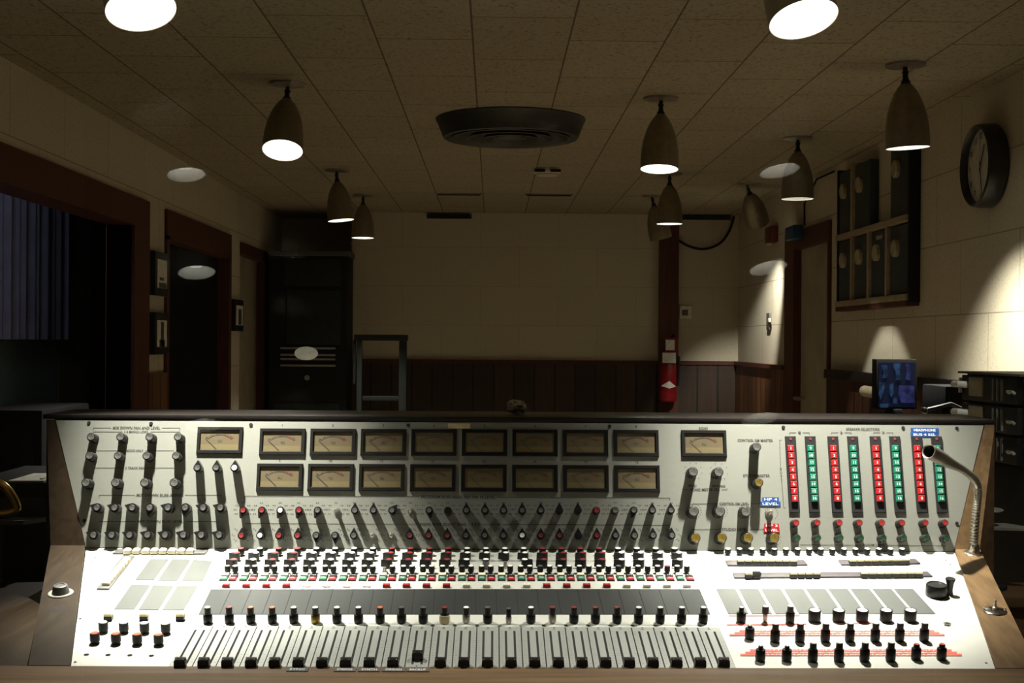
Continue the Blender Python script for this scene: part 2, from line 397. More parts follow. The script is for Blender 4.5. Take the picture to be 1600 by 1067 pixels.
@cached
def k_shaft(r, h):
    return MB().lathe([(0, 0), (r * 1.9, 0), (r * 1.9, .003), (r * 1.1, .0035), (r, .006), (r, h - .001), (r * .8, h), (0, h)], M_nickel, seg=14).mesh('bare_shaft')
@cached
def k_lever(r, tip, h, mname):
    m = MATS[mname]; mb = MB(); mb.prism(tear(r, tip, 10), .003, h, M_black, inset=.04); mb.disc(r * .80, h + .0006, m, seg=14)
    mb.lathe([(r * .55, 0), (r * .55, .004)], M_black, seg=10); return mb.mesh('equalizer_knob')
@cached
def k_small(r, h, mname):
    m = MATS[mname]
    return MB().lathe([(0, 0), (r * .7, 0), (r * .7, .003), (r, .004), (r * .95, h - .0012), (r * .86, h), (r * .78, h), (r * .74, h + .0004), (0, h + .0004)], M_black, seg=16,
                      mats=[M_black] * 6 + [m, m]).mesh('send_knob')
@cached
def k_dual(r1, h1, r2, h2, lowm):
    m = MATS[lowm]
    return MB().lathe([(0, 0), (r1 * .92, 0), (r1 * .95, .003), (r1, .005), (r1 * .97, h1 - .0015), (r1 * .86, h1), (r2, h1 + .0002), (r2, h2 - .001), (r2 * .88, h2), (0, h2)], M_black, seg=20,
                      mats=[m] * 5 + [M_black] * 4).mesh('pan_knob')
@cached
def k_drum(r, h):
    return MB().lathe([(0, 0), (r * 1.0, 0), (r, h - .001), (r * .96, h), (r * .86, h), (r * .86, h - .0012), (0, h - .0012)], M_black, seg=28).mesh('drum_knob')

def put_knob(name, mesh, M, capmesh=None, label=None):
    o = link(name, mesh, M, CON, label)
    if capmesh: link('cap', capmesh, M, o)
    return o

# lettering collected per panel
LU, LLo = MB(), MB()
def ut(s, px, py, wpx, hpx=4.4, m=None, rot=0):
    LU.text(s, wpx * PXU if wpx else None, hpx * PXU, m or M_ink, T(*up(px, py), .0006) @ RZ(rot))
def uline(xa, ya, xb, yb, w=0.0011):
    a, b = Vector(up(xa, ya)), Vector(up(xb, yb)); d = (b - a).normalized(); n_ = Vector((-d.y, d.x)) * w / 2
    LU.quad([(p.x, p.y, .0005) for p in (a - n_, b - n_, b + n_, a + n_)], M_ink)
def udot(px, py, r=.0011):
    u, v = up(px, py); LU.quad([(u - r, v - r, .0005), (u + r, v - r, .0005), (u + r, v + r, .0005), (u - r, v + r, .0005)], M_ink)

# --- A: mix down knobs
for y, xs, r in ((682.5, (142, 188, 233.5, 278), .0105), (712, (139.5, 184, 229, 275), .0105), (754, (134, 180.5, 226, 272), .0115)):
    for x in xs: put_knob('level_knob', k_round(r, .027), MU(x, y, .027), k_cap(r * .72, .027, 'spun silver cap'))
for x in (308, 337.5, 366):
    put_knob('pointer_knob', k_point(.0098, .0185, .027), MU(x, 730.5, .027), k_cap(.0062, .027, 'white cap' if x == 366 else 'spun silver cap'))
for j, (y, xs) in enumerate(((793, (151, 178.5, 206, 233.5, 262, 289, 317, 344)), (835.5, (145.5, 174, 202, 230, 257.5, 286, 314, 342)))):
    for i, x in enumerate(xs):
        rot = math.radians(72 if not (j == 0 and i in (3, 5)) else 170)
        put_knob('pointer_knob', k_point(.0108, .0200, .028), MU(x, y, .028, rot), k_cap(.0064, .028, 'spun silver cap'))
# --- D: channel selectors, two rows of 24
row1 = [('r', 155), ('r', 155), ('w', 155), ('r', 160), ('s', 155), ('b', 0), ('s', 0), ('s', 0), ('s', -40), ('b', 0), ('s', -170), ('n', 180), ('s', 0), ('s', 0), ('s', 0), ('s', 0), ('s', 0), ('k', 0), ('k', 0), ('R', 0), ('o', 0), ('s', 165), ('s', 0), ('s', 0)]
row2 = [('r', 0), ('w', 0), ('r', 0), ('r', 0), ('s', 178), ('s', 178), ('s', 0), ('b', 0), ('b', 0), ('d', 0), ('d', 0), ('d', 0), ('s', 0), ('s', 0), ('s', 0), ('w', 0), ('d', 0), ('d', 0), ('k', 0), ('r', 0), ('s', 0), ('s', 0), ('s', 0), ('s', 0)]
capn = {'r': 'red cap', 'w': 'white cap', 's': 'spun silver cap', 'd': 'dark red cap', 'R': 'red cap', 'o': 'spun silver cap'}
lab = {'r': 'red-capped pointer knob', 'w': 'white-capped pointer knob', 'd': 'pointer knob with a dark red cap', 'k': 'all-black pointer knob'}
for y, x0, x1, row in ((797, 379.5, 1048.7, row1), (836.2, 376.7, 1050, row2)):
    for i, (c, rot) in enumerate(row):
        x = x0 + (x1 - x0) * i / 23.0
        if c == 'b': put_knob('bare_shaft', k_shaft(.0042, .022), MU(x, y, .022)); continue
        if c in 'nRo':
            o = put_knob('level_knob', k_round(.0088, .024), MU(x, y, .024), k_cap(.0062, .024, capn[c]) if c != 'n' else None)
            continue
        put_knob('pointer_knob', k_point(.0090, .0182, .025), MU(x, y, .025, math.radians(rot)), k_cap(.0055, .025, capn[c]) if c in capn else None, lab.get(c))
    for i in range(24):      # printed positions round each selector
        x = x0 + (x1 - x0) * i / 23.0
        for a in ((-120, -85, -50, 0, 50, 85, 120) if y < 800 else (-130, -90, -40, 40, 90, 130)):
            for k in (-1, 1): udot(x + 12.2 * math.sin(math.radians(a)) + 1.4 * k, y - 11.5 * math.cos(math.radians(a)) + (0 if y < 800 else k), .0010)
# --- right knobs
for x, y, r, c in ((1182.5, 698, .0112, 's'), (1185.7, 753.7, .0112, 'g'), (1083, 736.7, .012, 's'), (1123, 737.3, .012, 's'), (1084, 798.7, .0130, 's'), (1125, 798.7, .0130, 's'), (1165.7, 798.7, .0130, 's'),
                   (1086.7, 840, .0124, 'g'), (1128, 840, .0124, 'g'), (1169, 840, .0124, 'g'), (1210, 840, .0124, 'g')):
    put_knob('level_knob', k_round(r, .030), MU(x, y, .030), k_cap(r * .78, .030, 'brass cap' if c == 'g' else 'spun silver cap'), 'brass-capped level knob' if c == 'g' else None)
put_knob('bare_shaft', k_shaft(.0046, .024), MU(1205, 800, .024))
for x in (1244, 1277, 1311.5, 1343, 1378, 1409.5, 1446, 1477):
    put_knob('room_level_knob', k_round(.0084, .026), MU(x, 816.5, .026), k_cap(.0066, .026, 'red cap'), 'small red-capped level knob')
for x in (1246, 1278, 1313, 1345, 1380.5, 1412, 1448, 1479):
    put_knob('room_level_knob', k_round(.0084, .026), MU(x, 840, .026), k_cap(.0066, .026, 'green cap'), 'small green-capped level knob')
# --- VU meters
mw, mh = 71.5 * PXU, 42.5 * PXU
def rect_frame(mb, w, h, iw, ih, z0, z1, zi, m, mi_):
    o0 = [(-w / 2, -h / 2, z0), (w / 2, -h / 2, z0), (w / 2, h / 2, z0), (-w / 2, h / 2, z0)]
    o1 = [(x * .985, y * .97, z1) for x, y, _ in o0]
    i1 = [(-iw / 2 - .002, -ih / 2 - .002, z1), (iw / 2 + .002, -ih / 2 - .002, z1), (iw / 2 + .002, ih / 2 + .002, z1), (-iw / 2 - .002, ih / 2 + .002, z1)]
    i0 = [(-iw / 2, -ih / 2, zi), (iw / 2, -ih / 2, zi), (iw / 2, ih / 2, zi), (-iw / 2, ih / 2, zi)]
    for a, b, mm in ((o0, o1, m), (o1, i1, m), (i1, i0, mi_)):
        mb.add(a + b, [(i, (i + 1) % 4, 4 + (i + 1) % 4, 4 + i) for i in range(4)], mm)
iw, ih = mw * .83, mh * .70
bz = MB(); rect_frame(bz, mw, mh, iw, ih, 0, .0042, .0012, M_bezel, M_bezel); bezel_me = bz.mesh('vu_meter')
dl = MB(); dl.quad([(-iw / 2, -ih * .22, .0008), (iw / 2, -ih * .22, .0008), (iw / 2, ih / 2, .0008), (-iw / 2, ih / 2, .0008)], M_dial)
dl.quad([(-iw / 2, -ih / 2, .0008), (iw / 2, -ih / 2, .0008), (iw / 2, -ih * .22, .0008), (-iw / 2, -ih * .22, .0008)], M_dialy); dial_me = dl.mesh('dial')
sm = MB(); R0 = iw * .46
def arcp(a, r): return (r * math.sin(a), -ih * .55 + r * math.cos(a) * .92, .0012)
for k in range(24):
    a, b = math.radians(-42 + 84 * k / 24), math.radians(-42 + 84 * (k + 1) / 24)
    w = .0006 if k < 17 else .0013
    sm.quad([arcp(a, R0 - w), arcp(b, R0 - w), arcp(b, R0 + w), arcp(a, R0 + w)], M_ink if k < 17 else M_dred)
for k in range(11):
    a = math.radians(-42 + 84 * k / 10); l = .005
    p, q = Vector(arcp(a, R0)), Vector(arcp(a, R0 + l)); d = (q - p).normalized(); n_ = Vector((-d.y, d.x, 0)) * .00045
    sm.quad([p - n_, q - n_, q + n_, p + n_], M_ink)
for t_, x, y in (('20', -.030, .006), ('10', -.019, .0105), ('5', -.006, .0135), ('0', .012, .0125), ('3', .026, .008)):
    sm.text(t_, None, .0042, M_ink, T(x, y, .0012))
sm.text('VU', None, .006, M_ink, T(0, -.002, .0012)); scale_me = sm.mesh('scale', smooth=False)
nd = MB(); p, q = Vector((-.006, -ih * .48, .0016)), Vector((-.033, .004, .0016)); d = (q - p).normalized(); n_ = Vector((-d.y, d.x, 0)) * .0006
nd.quad([p - n_, q - n_, q + n_, p + n_], M_ink); needle_me = nd.mesh('needle', smooth=False)
def vu(px, py):
    M = MU(px, py, 0); o = link('vu_meter', bezel_me, M, CON)
    link('dial', dial_me, M, o); link('scale', scale_me, M, o); link('needle', needle_me, M, o)
vu(343.5, 687.8)
for i in range(8):
    cx1 = 405.5 + 78.98 * i + 35.6; y1 = 690.2 + 2.2 * i / 7; vu(cx1, y1)
    cx2 = 401 + 79.8 * i + 35.8; y2 = 745.3 + 2.6 * i / 7; vu(cx2, y2)
    ut(str(i + 1), cx1, y1 - 26, None, 4); ut(str(i + 9), cx2, y2 - 26, None, 4)
vu(1100, 692.8)
# --- lettering of the upper panel
def bracket(xa, xb, y, s, wpx, drop=4, h=4.4):
    cxm = (xa + xb) / 2
    uline(xa, y, cxm - wpx / 2 - 3, y); uline(cxm + wpx / 2 + 3, y, xb, y); uline(xa, y, xa, y + drop); uline(xb, y, xb, y + drop); ut(s, cxm, y, wpx, h)
bracket(146, 281, 668.5, 'MIX DOWN PAN AND LEVEL', 74)
bracket(146, 281, 674.6, '1-2 MONO LEVEL', 38, 2, 3.6)
for y, s, w in ((704, 'MONO ONLY', 26), (731, '2 TRACK PAN', 30)):
    uline(148, y, 211 - w / 2 - 3, y); uline(211 + w / 2 + 3, y, 272, y); ut(s, 211, y, w, 3.8)
bracket(155, 345, 773.5, 'MIX DOWN BUSS ASSIGN', 72)
uline(155, 814.5, 212, 814.5); uline(290, 814.5, 340, 814.5); ut('MIX DOWN BUSS LEVEL', 251, 814.5, 70, 3.8)
uline(383, 775, 655, 776); uline(776, 777, 1046.5, 778); uline(383, 775, 383, 779); uline(1046.5, 778, 1046.5, 782); ut('PROGRAM BUSS SELECTED VIA 16 LEVEL', 716, 776.5, 116)
uline(383, 817.5, 655, 819); uline(752, 819, 1046, 820.5); ut('ECHO BUSS SELECT SEND 1 2 3 4', 703, 819, 92, 3.8)
ut('ECHO', 1099, 669.3, 14); ut('CONTROL RM MASTER', 1180, 688, 56, 4.4); ut('STUDIO MASTER', 1182, 743, 42, 4.4)
ut('SEND', 1082, 759, 13, 3.8); ut('RETURN', 1123, 759.5, 20, 3.8); bracket(1067, 1136, 765, 'ECHO METER SEL', 46, -2)
bracket(1082, 1212, 787, 'CONTROL RM LEVEL', 46, 3); uline(1082, 827, 1126, 827); uline(1171, 827, 1194, 827); ut('STUDIO LEVEL', 1148, 827, 40)
ut('SPEAKER SELECTORS', 1348, 670.5, 53)
for xa, xb, s in ((1233.5, 1264.5, '1'), (1299, 1330, '2'), (1365, 1395, '3')): bracket(xa, xb, 676, s, 4, 2.5, 4)
uline(1218, 687.5, 1219.5, 729); uline(1221.5, 752, 1224.5, 793.5); uline(1218, 687.5, 1221, 687.5); uline(1224.5, 793.5, 1227.5, 793.5)
for k, ch in enumerate('BUSS'): ut(ch, 1220 + k * .4, 732.5 + 5.6 * k, None, 3.8)
uline(1250, 851, 1346, 852); uline(1386, 852, 1478, 853); ut('ROOM LEVEL', 1366, 851.5, 34, 3.8)
for cx_, cy_, r_ in ((1083, 736.7, 14), (1123, 737.3, 14), (1084, 798.7, 11.5), (1125, 798.7, 11.5), (1165.7, 798.7, 11.5), (1205, 802, 10), (1208, 842, 12)):
    for a in range(-140, 141, 20 if r_ < 14 else 40): udot(cx_ + r_ * math.sin(math.radians(a)), cy_ - r_ * math.cos(math.radians(a)), .0008)
link('lettering', LU.mesh('lettering', smooth=False), FU, upper)
# --- panel screws, tapes
scr = MB().lathe([(0, .0005), (.0042, .0005), (.0036, .0018), (0, .0018)], M_blackm, seg=12).mesh('panel_screw')
scs = MB().lathe([(0, .0005), (.0042, .0005), (.0036, .0018), (0, .0018)], M_chrome, seg=12).mesh('panel_screw')
for x, y, m in ((139, 660.5, scr), (236, 661.5, scr), (392, 663.5, scr), (638, 664.3, scr), (796.7, 665.5, scs), (952.5, 666, scr), (1224, 667.5, scr), (1411, 668.5, scr), (1495, 669, scr), (1495, 817.5, scr), (132, 813.5, scr)):
    link('panel_screw', m, MU(x, y), upper)
def tape(px0, px1, py0, py1, m, s='', tm=None, name='label_tape', lab_=None):
    cx_, cy_ = (px0 + px1) / 2, (py0 + py1) / 2; w, h = (px1 - px0) * PXU, (py1 - py0) * PXU / .985
    mb = MB().tbox(w, h, .0008, m, b=.0002, z0=.0006)
    if s: mb.text(s, w * .78, h * .55, tm or M_inkw, T(0, 0, .0016))
    return link(name, mb.mesh(name), MU(cx_, cy_), upper, lab_)
tape(700, 735, 661.5, 669.8, M_tape, lab_='piece of tan masking tape')
tape(1422.5, 1466.7, 668.8, 675.6, M_blue, 'HEADPHONE', lab_='blue embossed tape'); tape(1422, 1466.7, 675.7, 682.5, M_blue, 'BUS 4 SEL', lab_='blue embossed tape')
tape(1191, 1217, 777, 783.5, M_blue, 'HP 4', lab_='blue embossed tape'); tape(1188, 1219.5, 783.6, 790.8, M_blue, 'LEVEL', lab_='blue embossed tape')
tape(1194, 1217, 818, 824.6, M_redt, 'HP 3', lab_='red embossed tape'); tape(1193, 1218, 824.7, 831.8, M_redt, 'LEVEL', lab_='red embossed tape')
# --- speaker selector strips
bw, bh = 10.6 * PXU, 10.3 * PXU
def numbut(nm, m):
    mb = MB().tbox(bw, bh, .007, m, b=.0015, z0=.003, taper=.0004); mb.text(nm, None, bh * .45, M_inkw, T(0, 0, .0103)); return mb.mesh('number_button')
NB = {i: numbut(str(i), M_redb if i <= 8 else M_greenb) for i in range(1, 17)}
for k, (xt, xb) in enumerate(((1233.8, 1242), (1264.8, 1273), (1300, 1309.2), (1331, 1340), (1366, 1376.2), (1396.7, 1406.7), (1430.7, 1441.5), (1462, 1472.5))):
    a, b = Vector(up(xt, 681.8)), Vector(up(xb, 801)); mid = (a + b) / 2; ln = (a - b).length; an = math.atan2(a.x - b.x, a.y - b.y) * 0.4
    M = FU @ T(mid.x, mid.y, 0) @ RZ(-an)
    mb = MB().tbox(17 * PXU, ln, .004, M_blackm, b=.001); mb.lathe([(.0035, .0042), (.003, .0048), (0, .0048)], M_dred, T(0, ln / 2 - .007, 0), seg=10)
    s = link('selector_strip', mb.mesh('selector_strip'), M, CON, ('red' if k % 2 == 0 else 'green') + '-buttoned selector strip')
    for j in range(8):
        q = Vector(up(xt + (xb - xt) * .45 + .25 + 3.9 * (j - 3.5) / 3.5 * .85 + 1.0, 700.4 + 11.15 * j, .008))
        link('number_button', NB[j + 1 + 8 * (k % 2)], FU @ T(q.x, q.y, 0) @ RZ(-an), s)

# ================================================================== lower panel
def lpx(py): return (FL @ Vector((0, lp(770, py)[1], 0))).y / F      # metres per pixel there
def lquad(pts, m, h=.0006, mb=None):
    (mb or LLo).quad([(*lp(x, y), h) for x, y in pts], m)
# cream button strips on the left
cb = MB().tbox(.0155, .014, .011, M_cream, b=.003, z0=.002).mesh('cream_button')
cbs = MB().tbox(.0150, .011, .013, M_cream, b=.002, z0=.002).mesh('cream_button')
def lstrip(name, pts, h, m, label=None):
    q = [lp(x, y) for x, y in pts]; mb = MB().prism([(a, b) for a, b in q], 0, h, m); o = link(name, mb.mesh(name, .0008), FL, CON, label); return o
sA = lstrip('button_strip', [(176, 866.5), (320, 867), (325, 861.5), (184, 859.8)], .004, M_grey, 'row of cream push buttons')
for x in (199, 213, 227.6, 241, 254.6, 268.6, 283.4, 297):
    link('cream_button', cb, ML(x, 856.8, .013), sA)
sB = lstrip('button_strip', [(151, 922), (170.5, 922), (210.5, 870.5), (193, 870)], .004, M_grey, 'column of cream push buttons')
for j in range(8):
    t = j / 7.0; M = ML(166.5 + 30.5 * t, 907.5 - 36.0 * t, .012, 0); link('cream_button', cb, M, sB)
# slate write-on plates
wp = MB()
def wplate(pts, m): return link('write_on_plate', MB().prism([lp(x, y) for x, y in pts], 0, .0012, m).mesh('write_on_plate'), FL, lower)
for pts in (((211, 906.5), (240.7, 906.5), (264, 874), (235.5, 873.4)), ((246.8, 907), (277, 907), (298.5, 874.5), (269, 874)), ((284, 907), (317.6, 907), (331.6, 877), (302, 875)),
            ((178, 952.6), (210, 952.6), (235, 914.4), (205, 914)), ((216.4, 953), (248, 953), (271, 916), (240, 914.4)), ((253.5, 953.5), (287, 953.5), (309, 916), (277, 916))):
    wplate(pts, M_plate2)
def lerp(a, b, t): return a + (b - a) * t
def bed(pts): link('plate_bed', MB().prism([lp(x, y) for x, y in pts], 0, .0006, M_slot).mesh('plate_bed'), FL, lower if pts[0][1] < 973 else fpanel)
bed(((310, 960.3), (1110, 960.3), (1093, 920.7), (329.5, 920.7)))
# black strip of 24 channel plates; edges interpolated between measured dividers
for i in range(24):
    t0, t1 = i / 24.0, (i + 1) / 24.0
    xt0, xt1 = lerp(329.5, 1093, t0), lerp(329.5, 1093, t1); xb0, xb1 = lerp(310, 1110, t0), lerp(310, 1110, t1)
    wplate(((xb0 + .5, 960), (xb1 - .5, 960), (xt1 - .5, 921), (xt0 + .5, 921)), M_plate)
for i in range(9):
    xt, xb = 1119 + 35.55 * i * (1 - .003 * i) , 1138 + 37.0 * i * (1 - .0015 * i)
    wplate(((xb, 959.5), (xb + 31.5, 959.5), (xt + 30, 920.5), (xt, 920.5)), M_plate2)
# cream push buttons, mini knobs and holes at left
bigb = MB().tbox(.016, .012, .009, M_black, b=.001); bigb.tbox(.016, .012, .006, M_cream, b=.002, z0=.009); bigb = bigb.mesh('cream_button')
for x in (169, 224.7, 281.6): link('cream_button', bigb, ML(x, 957, .015), CON)
for x, y in ((161, 972.0), (193, 972.7), (225.4, 973.4), (258.5, 974)): put_knob('monitor_knob', k_dual(.0085, .004, .0092, .019, 'black plastic'), ML(x, y, .019), k_cap(.0075, .019, 'white cap'), 'small white-capped knob')
for x, y in ((147.8, 989), (180.8, 990), (214, 990.7), (247.5, 991.5)): put_knob('monitor_knob', k_dual(.0085, .004, .0092, .019, 'black plastic'), ML(x, y, .019), k_cap(.0075, .019, 'orange red cap'), 'small orange-capped knob')
hole = MB().disc(.0048, .0006, M_slot, seg=16).mesh('hole'); hole2 = MB().disc(.0026, .0006, M_slot, seg=12).mesh('hole')
for x, y in ((135, 1023), (168.7, 1023.5), (203, 1024), (236.6, 1024.6)): link('hole', hole, ML(x, y), fpanel)
for x, y in ((117.5, 1034.5), (1541, 1036), ): link('hole', hole2, ML(x, y), fpanel)
for x, y in ((125.5, 967), (148.5, 871), (142.5, 877), (238, 870), (270, 871), (1478, 876), (1485, 882), (1112, 880)): link('hole', hole2, ML(x, y), lower)
# --- 24 channel strips
capc = ['red cap', 'white cap', 'red cap', 'red cap'] + ['white cap'] * 4 + ['red cap'] * 4 + ['white cap'] * 4 + ['red cap'] * 4 + ['white cap'] * 4
fcol = [M_redb] * 4 + [M_creamw] * 4 + [M_redb] * 4 + [M_creamw] * 4 + [M_redb] * 4 + [M_creamw] * 4
def keyb(m, flat):
    mb = MB().tbox(.0155, .010, .003 if flat else .007, m, b=.0015, z0=.0008)
    mb.quad([(-.0035, -.001, (.004 if flat else .008)), (.0035, -.001, (.004 if flat else .008)), (.0035, 0, (.004 if flat else .008)), (-.0035, 0, (.004 if flat else .008))], M_grey if m is not M_redb else M_pink)
    return mb.mesh('key_button')
KB = {(m.name, fl): keyb(m, fl) for m in (M_redb, M_creamw) for fl in (0, 1)}
def swmesh(kind):
    top, low, mid = ((M_creamw, M_dgreen, M_mint) if kind == 'g' else (M_black, M_redb, M_pink))
    mb = MB().box(-.0083, .0083, -.0165, .0165, 0, .0015, M_slot)
    mb.tbox(.0150, .0125, .0075 if kind == 'g' else .005, top, T(0, .0088, 0), b=.001)
    mb.tbox(.0155, .0150, .0045, low, T(0, -.0075, 0), b=.001)
    mb.tbox(.0095, .0050, .0012, mid, T(0, -.0065, .0042), b=.0004)
    if kind == 'r':
        for k in range(3): mb.box(-.005 + k * .004, -.0025 + k * .004, .008, .0092, .0051, .0053, M_inkw)
    return mb.mesh('illuminated_switch')
SWG, SWR = swmesh('g'), swmesh('r')
for i in range(24):
    c = capc[i]; k = i - 12
    link('trim_knob', k_small(.0078, .017, c), ML(730 + k * 29.45, 856.3, .017), CON)
    link('frequency_knob', k_lever(.0076, .0175, .018, c), ML(730.5 + k * 30.05, 863.2, .018, math.radians(95)), CON)
    if i == 14: put_knob('bare_shaft', k_shaft(.0042, .014), ML(789.5, 877, .014))
    else:
        rot = {13: 185, 15: -90}.get(i, 95)
        link('equalizer_knob', k_lever(.0078, .0180, .019, c), ML(729 + k * 30.3, 873.8, .019, math.radians(rot)), CON)
    x = 722 + k * 30.55; x2 = 735.8 + k * 30.7
    if i == 8: put_knob('bare_shaft', k_shaft(.0042, .014), ML(x + 1, 886, .014))
    else: link('send_knob', k_small(.0066, .0165, 'white cap' if i % 4 else 'silver grey'.replace('silver grey', 'spun silver cap')), ML(x, 883.8, .0165), CON)
    link('send_knob', k_small(.0066, .0165, 'red cap' if i == 22 else 'white cap'), ML(x2, 883.8, .0165), CON)
    link('illuminated_switch', SWG, ML(722 + k * 30.95, 903.4), CON, 'green switch with a cream key')
    link('illuminated_switch', SWR, ML(736.6 + k * 31.0, 903.8), CON, 'red switch with a black key')
    fl = 1 if 4 <= i < 8 else 0
    link('key_button', KB[(fcol[i].name, fl)], ML(729 + k * 31.3, 912.5 + (1.6 if fl else 0), .007 if not fl else .003), CON, 'red key' if fcol[i] is M_redb else None)
    # pan knob
    px = 728.5 + (1097 - 321.7) / 23.0 * k
    if i == 14: o = put_knob('pan_knob', k_dual(.0062, .014, .0050, .030, 'aged nickel'), ML(px - 1, 951.0, .030), k_cap(.0045, .030, 'spun silver cap'), 'bare metal double shaft')
    else:
        lm = {5 + 0: 'brass cap', 11: 'cream plastic', 12: 'aged nickel', 16: 'aged nickel'}.get(i, 'black plastic')
        cc = ['white cap', 'red cap', 'orange red cap', 'orange red cap', 'white cap', 'white cap', 'white cap', 'white cap', 'orange red cap', 'spun silver cap', 'spun silver cap', 'red cap', 'white cap', 'spun silver cap', 'white cap', 'white cap', 'red cap', 'red cap', 'red cap', 'red cap', 'white cap', 'white cap', 'white cap', 'white cap'][i]
        r1 = .0112 if i == 11 else (.0078 if i in (12, 16) else .0094)
        put_knob('pan_knob', k_dual(r1, .017, .0064, .031, lm), ML(px, 949.0, .031), k_cap(.0055, .031, cc))
# --- fader modules
FX = [285.7 + (1128 - 285.7) / 23.0 * i for i in range(24)]
vF0, vF1 = lp(770, 1044.2)[1] + .001, lp(770, 980)[1]
pitch = lp(FX[12] + 18.3, 1043)[0] - lp(FX[12] - 18.3, 1043)[0]
fl_len = vF1 - vF0
fm = MB(); w2 = pitch / 2 - .0006
w2 -= .0003; fm.prism([(-w2, 0), (w2, 0), (w2, fl_len), (-w2, fl_len)], 0, .0015, M_fplate); plate_me = fm.mesh('fader_module')
sl = MB(); s0, s1 = .012, fl_len - .021
for x in (-.0082, .0082): sl.quad([(x - .0021, s0, .0018), (x + .0021, s0, .0018), (x + .0021, s1, .0018), (x - .0021, s1, .0018)], M_slot)
slot_me = sl.mesh('slot', smooth=False)
tk = MB()
for x in (-.0160, .0160):
    for k in range(14):
        y = s0 + .006 + (s1 - s0 - .008) * k / 13; l = .0022 if k % 3 == 0 else .0013
        tk.quad([(x - l, y - .0004, .0018), (x + l, y - .0004, .0018), (x + l, y + .0004, .0018), (x - l, y + .0004, .0018)], M_grey)
tk.disc(.0016, .0019, M_slot, T(0, .0045, 0), 10); tk.disc(.0016, .0019, M_slot, T(0, fl_len - .004, 0), 10)
tk.quad([(-.003, fl_len - .012, .0018), (.003, fl_len - .012, .0018), (.003, fl_len - .0095, .0018), (-.003, fl_len - .0095, .0018)], M_grey); tick_me = tk.mesh('scale', smooth=False)
fc = MB(); fc.tbox(.0208, .0140, .012, M_black, b=.002, z0=.004, taper=.0006)
fc.box(-.0095, .0095, -.0015, .0055, .0161, .0168, M_blackg); fc.box(-.0068, -.0058, -.004, -.0032, .0160, .0167, M_inkw); fc.box(.0058, .0068, -.004, -.0032, .0160, .0167, M_inkw)
fc.box(-.0105, -.0075, -.003, .003, .0016, .005, M_black); fc.box(.0075, .0105, -.003, .003, .0016, .005, M_black); fcap_me = fc.mesh('fader_cap')
ua, ub = lp(FX[0], 1035)[0] - pitch / 2, lp(FX[23], 1035)[0] + pitch / 2
link('plate_bed', MB().box(ua, ub, vF0, vF1, 0, .0006, M_slot).mesh('plate_bed'), FL, fpanel)
for i, x in enumerate(FX):
    u = lp(x, 1035)[0]; M = FL @ T(u, vF0, 0)
    o = link('fader_module', plate_me, M, CON, 'fader pushed partly up' if i == 10 else None)
    link('slot', slot_me, M, o); link('scale', tick_me, M, o)
    cv = lp(x, 1029 if i != 10 else 1018, .016)[1] - vF0; link('fader_cap', fcap_me, M @ T(0, cv, 0), o)
for xa, xb, s in ((448, 482, 'SYNC'), (522, 556, 'STRINGS'), (560, 594, 'SYNTH'), (597, 633, 'ORGAN'), (635, 671, 'BACKUP')):
    a, b = atY((xa + xb) / 2, 1048.6, fy - .012), None; w = (xb - xa) * a.y / F; mb = MB().tbox(w, .013, .0006, M_brownt if s != 'SYNC' else M_plate, b=.0001)
    mb.text(s, w * .7, .0065, M_inkw, T(0, 0, .0009)); link('label_strip', mb.mesh('label_strip'), T(a.x, fy - .014, fz + .0008) @ RX(.25), CON, 'label strip lettered in white')
# --- right lower section
for k in range(16): link('talkback_knob', k_small(.0072, .0145, 'white cap'), ML(1137.5 + 18.13 * k, 857.0, .0145), CON)
M_keyst = mat('plum grey strip', (.055, .047, .052), .45)
keyc = MB().tbox(.0148, .010, .008, M_black, b=.001, z0=.002); keyc.tbox(.0148, .0085, .005, M_cream, b=.0015, z0=.010); keyc = keyc.mesh('lever_key')
keyk = MB().tbox(.0150, .010, .006, M_black, b=.001, z0=.002); keyk.tbox(.0175, .0095, .008, M_black, b=.002, z0=.008); keyk = keyk.mesh('lever_key')
s1_ = lstrip('key_strip', [(1137, 885), (1262, 884.3), (1256, 877), (1133, 877.5)], .004, M_keyst, 'short key strip beside the faders')
for k in range(8): link('lever_key', keyc, ML(1157.5 + 11.75 * k, 874.0, .014), s1_)
s2_ = lstrip('key_strip', [(1314.5, 884), (1438, 882), (1430, 875), (1309.5, 877)], .004, M_keyst, 'short key strip toward the gooseneck')
for k in range(8): link('lever_key', keyc, ML(1332.5 + 11.85 * k, 873.8 - .15 * k, .014), s2_)
s3_ = lstrip('key_strip', [(1147.5, 904.3), (1457, 902), (1449, 895), (1144.5, 897)], .004, M_keyst, 'long key strip with three sets of keys')
for k, x in enumerate([1170, 1182.5] + [1240 + 12.1 * j for j in range(4)] + [1351 + 12.1 * j for j in range(8)]):
    link('lever_key', keyk if k == 1 else keyc, ML(x, 894.3 - (x - 1170) * .006, .014), s3_, 'black lever key' if k == 1 else None)
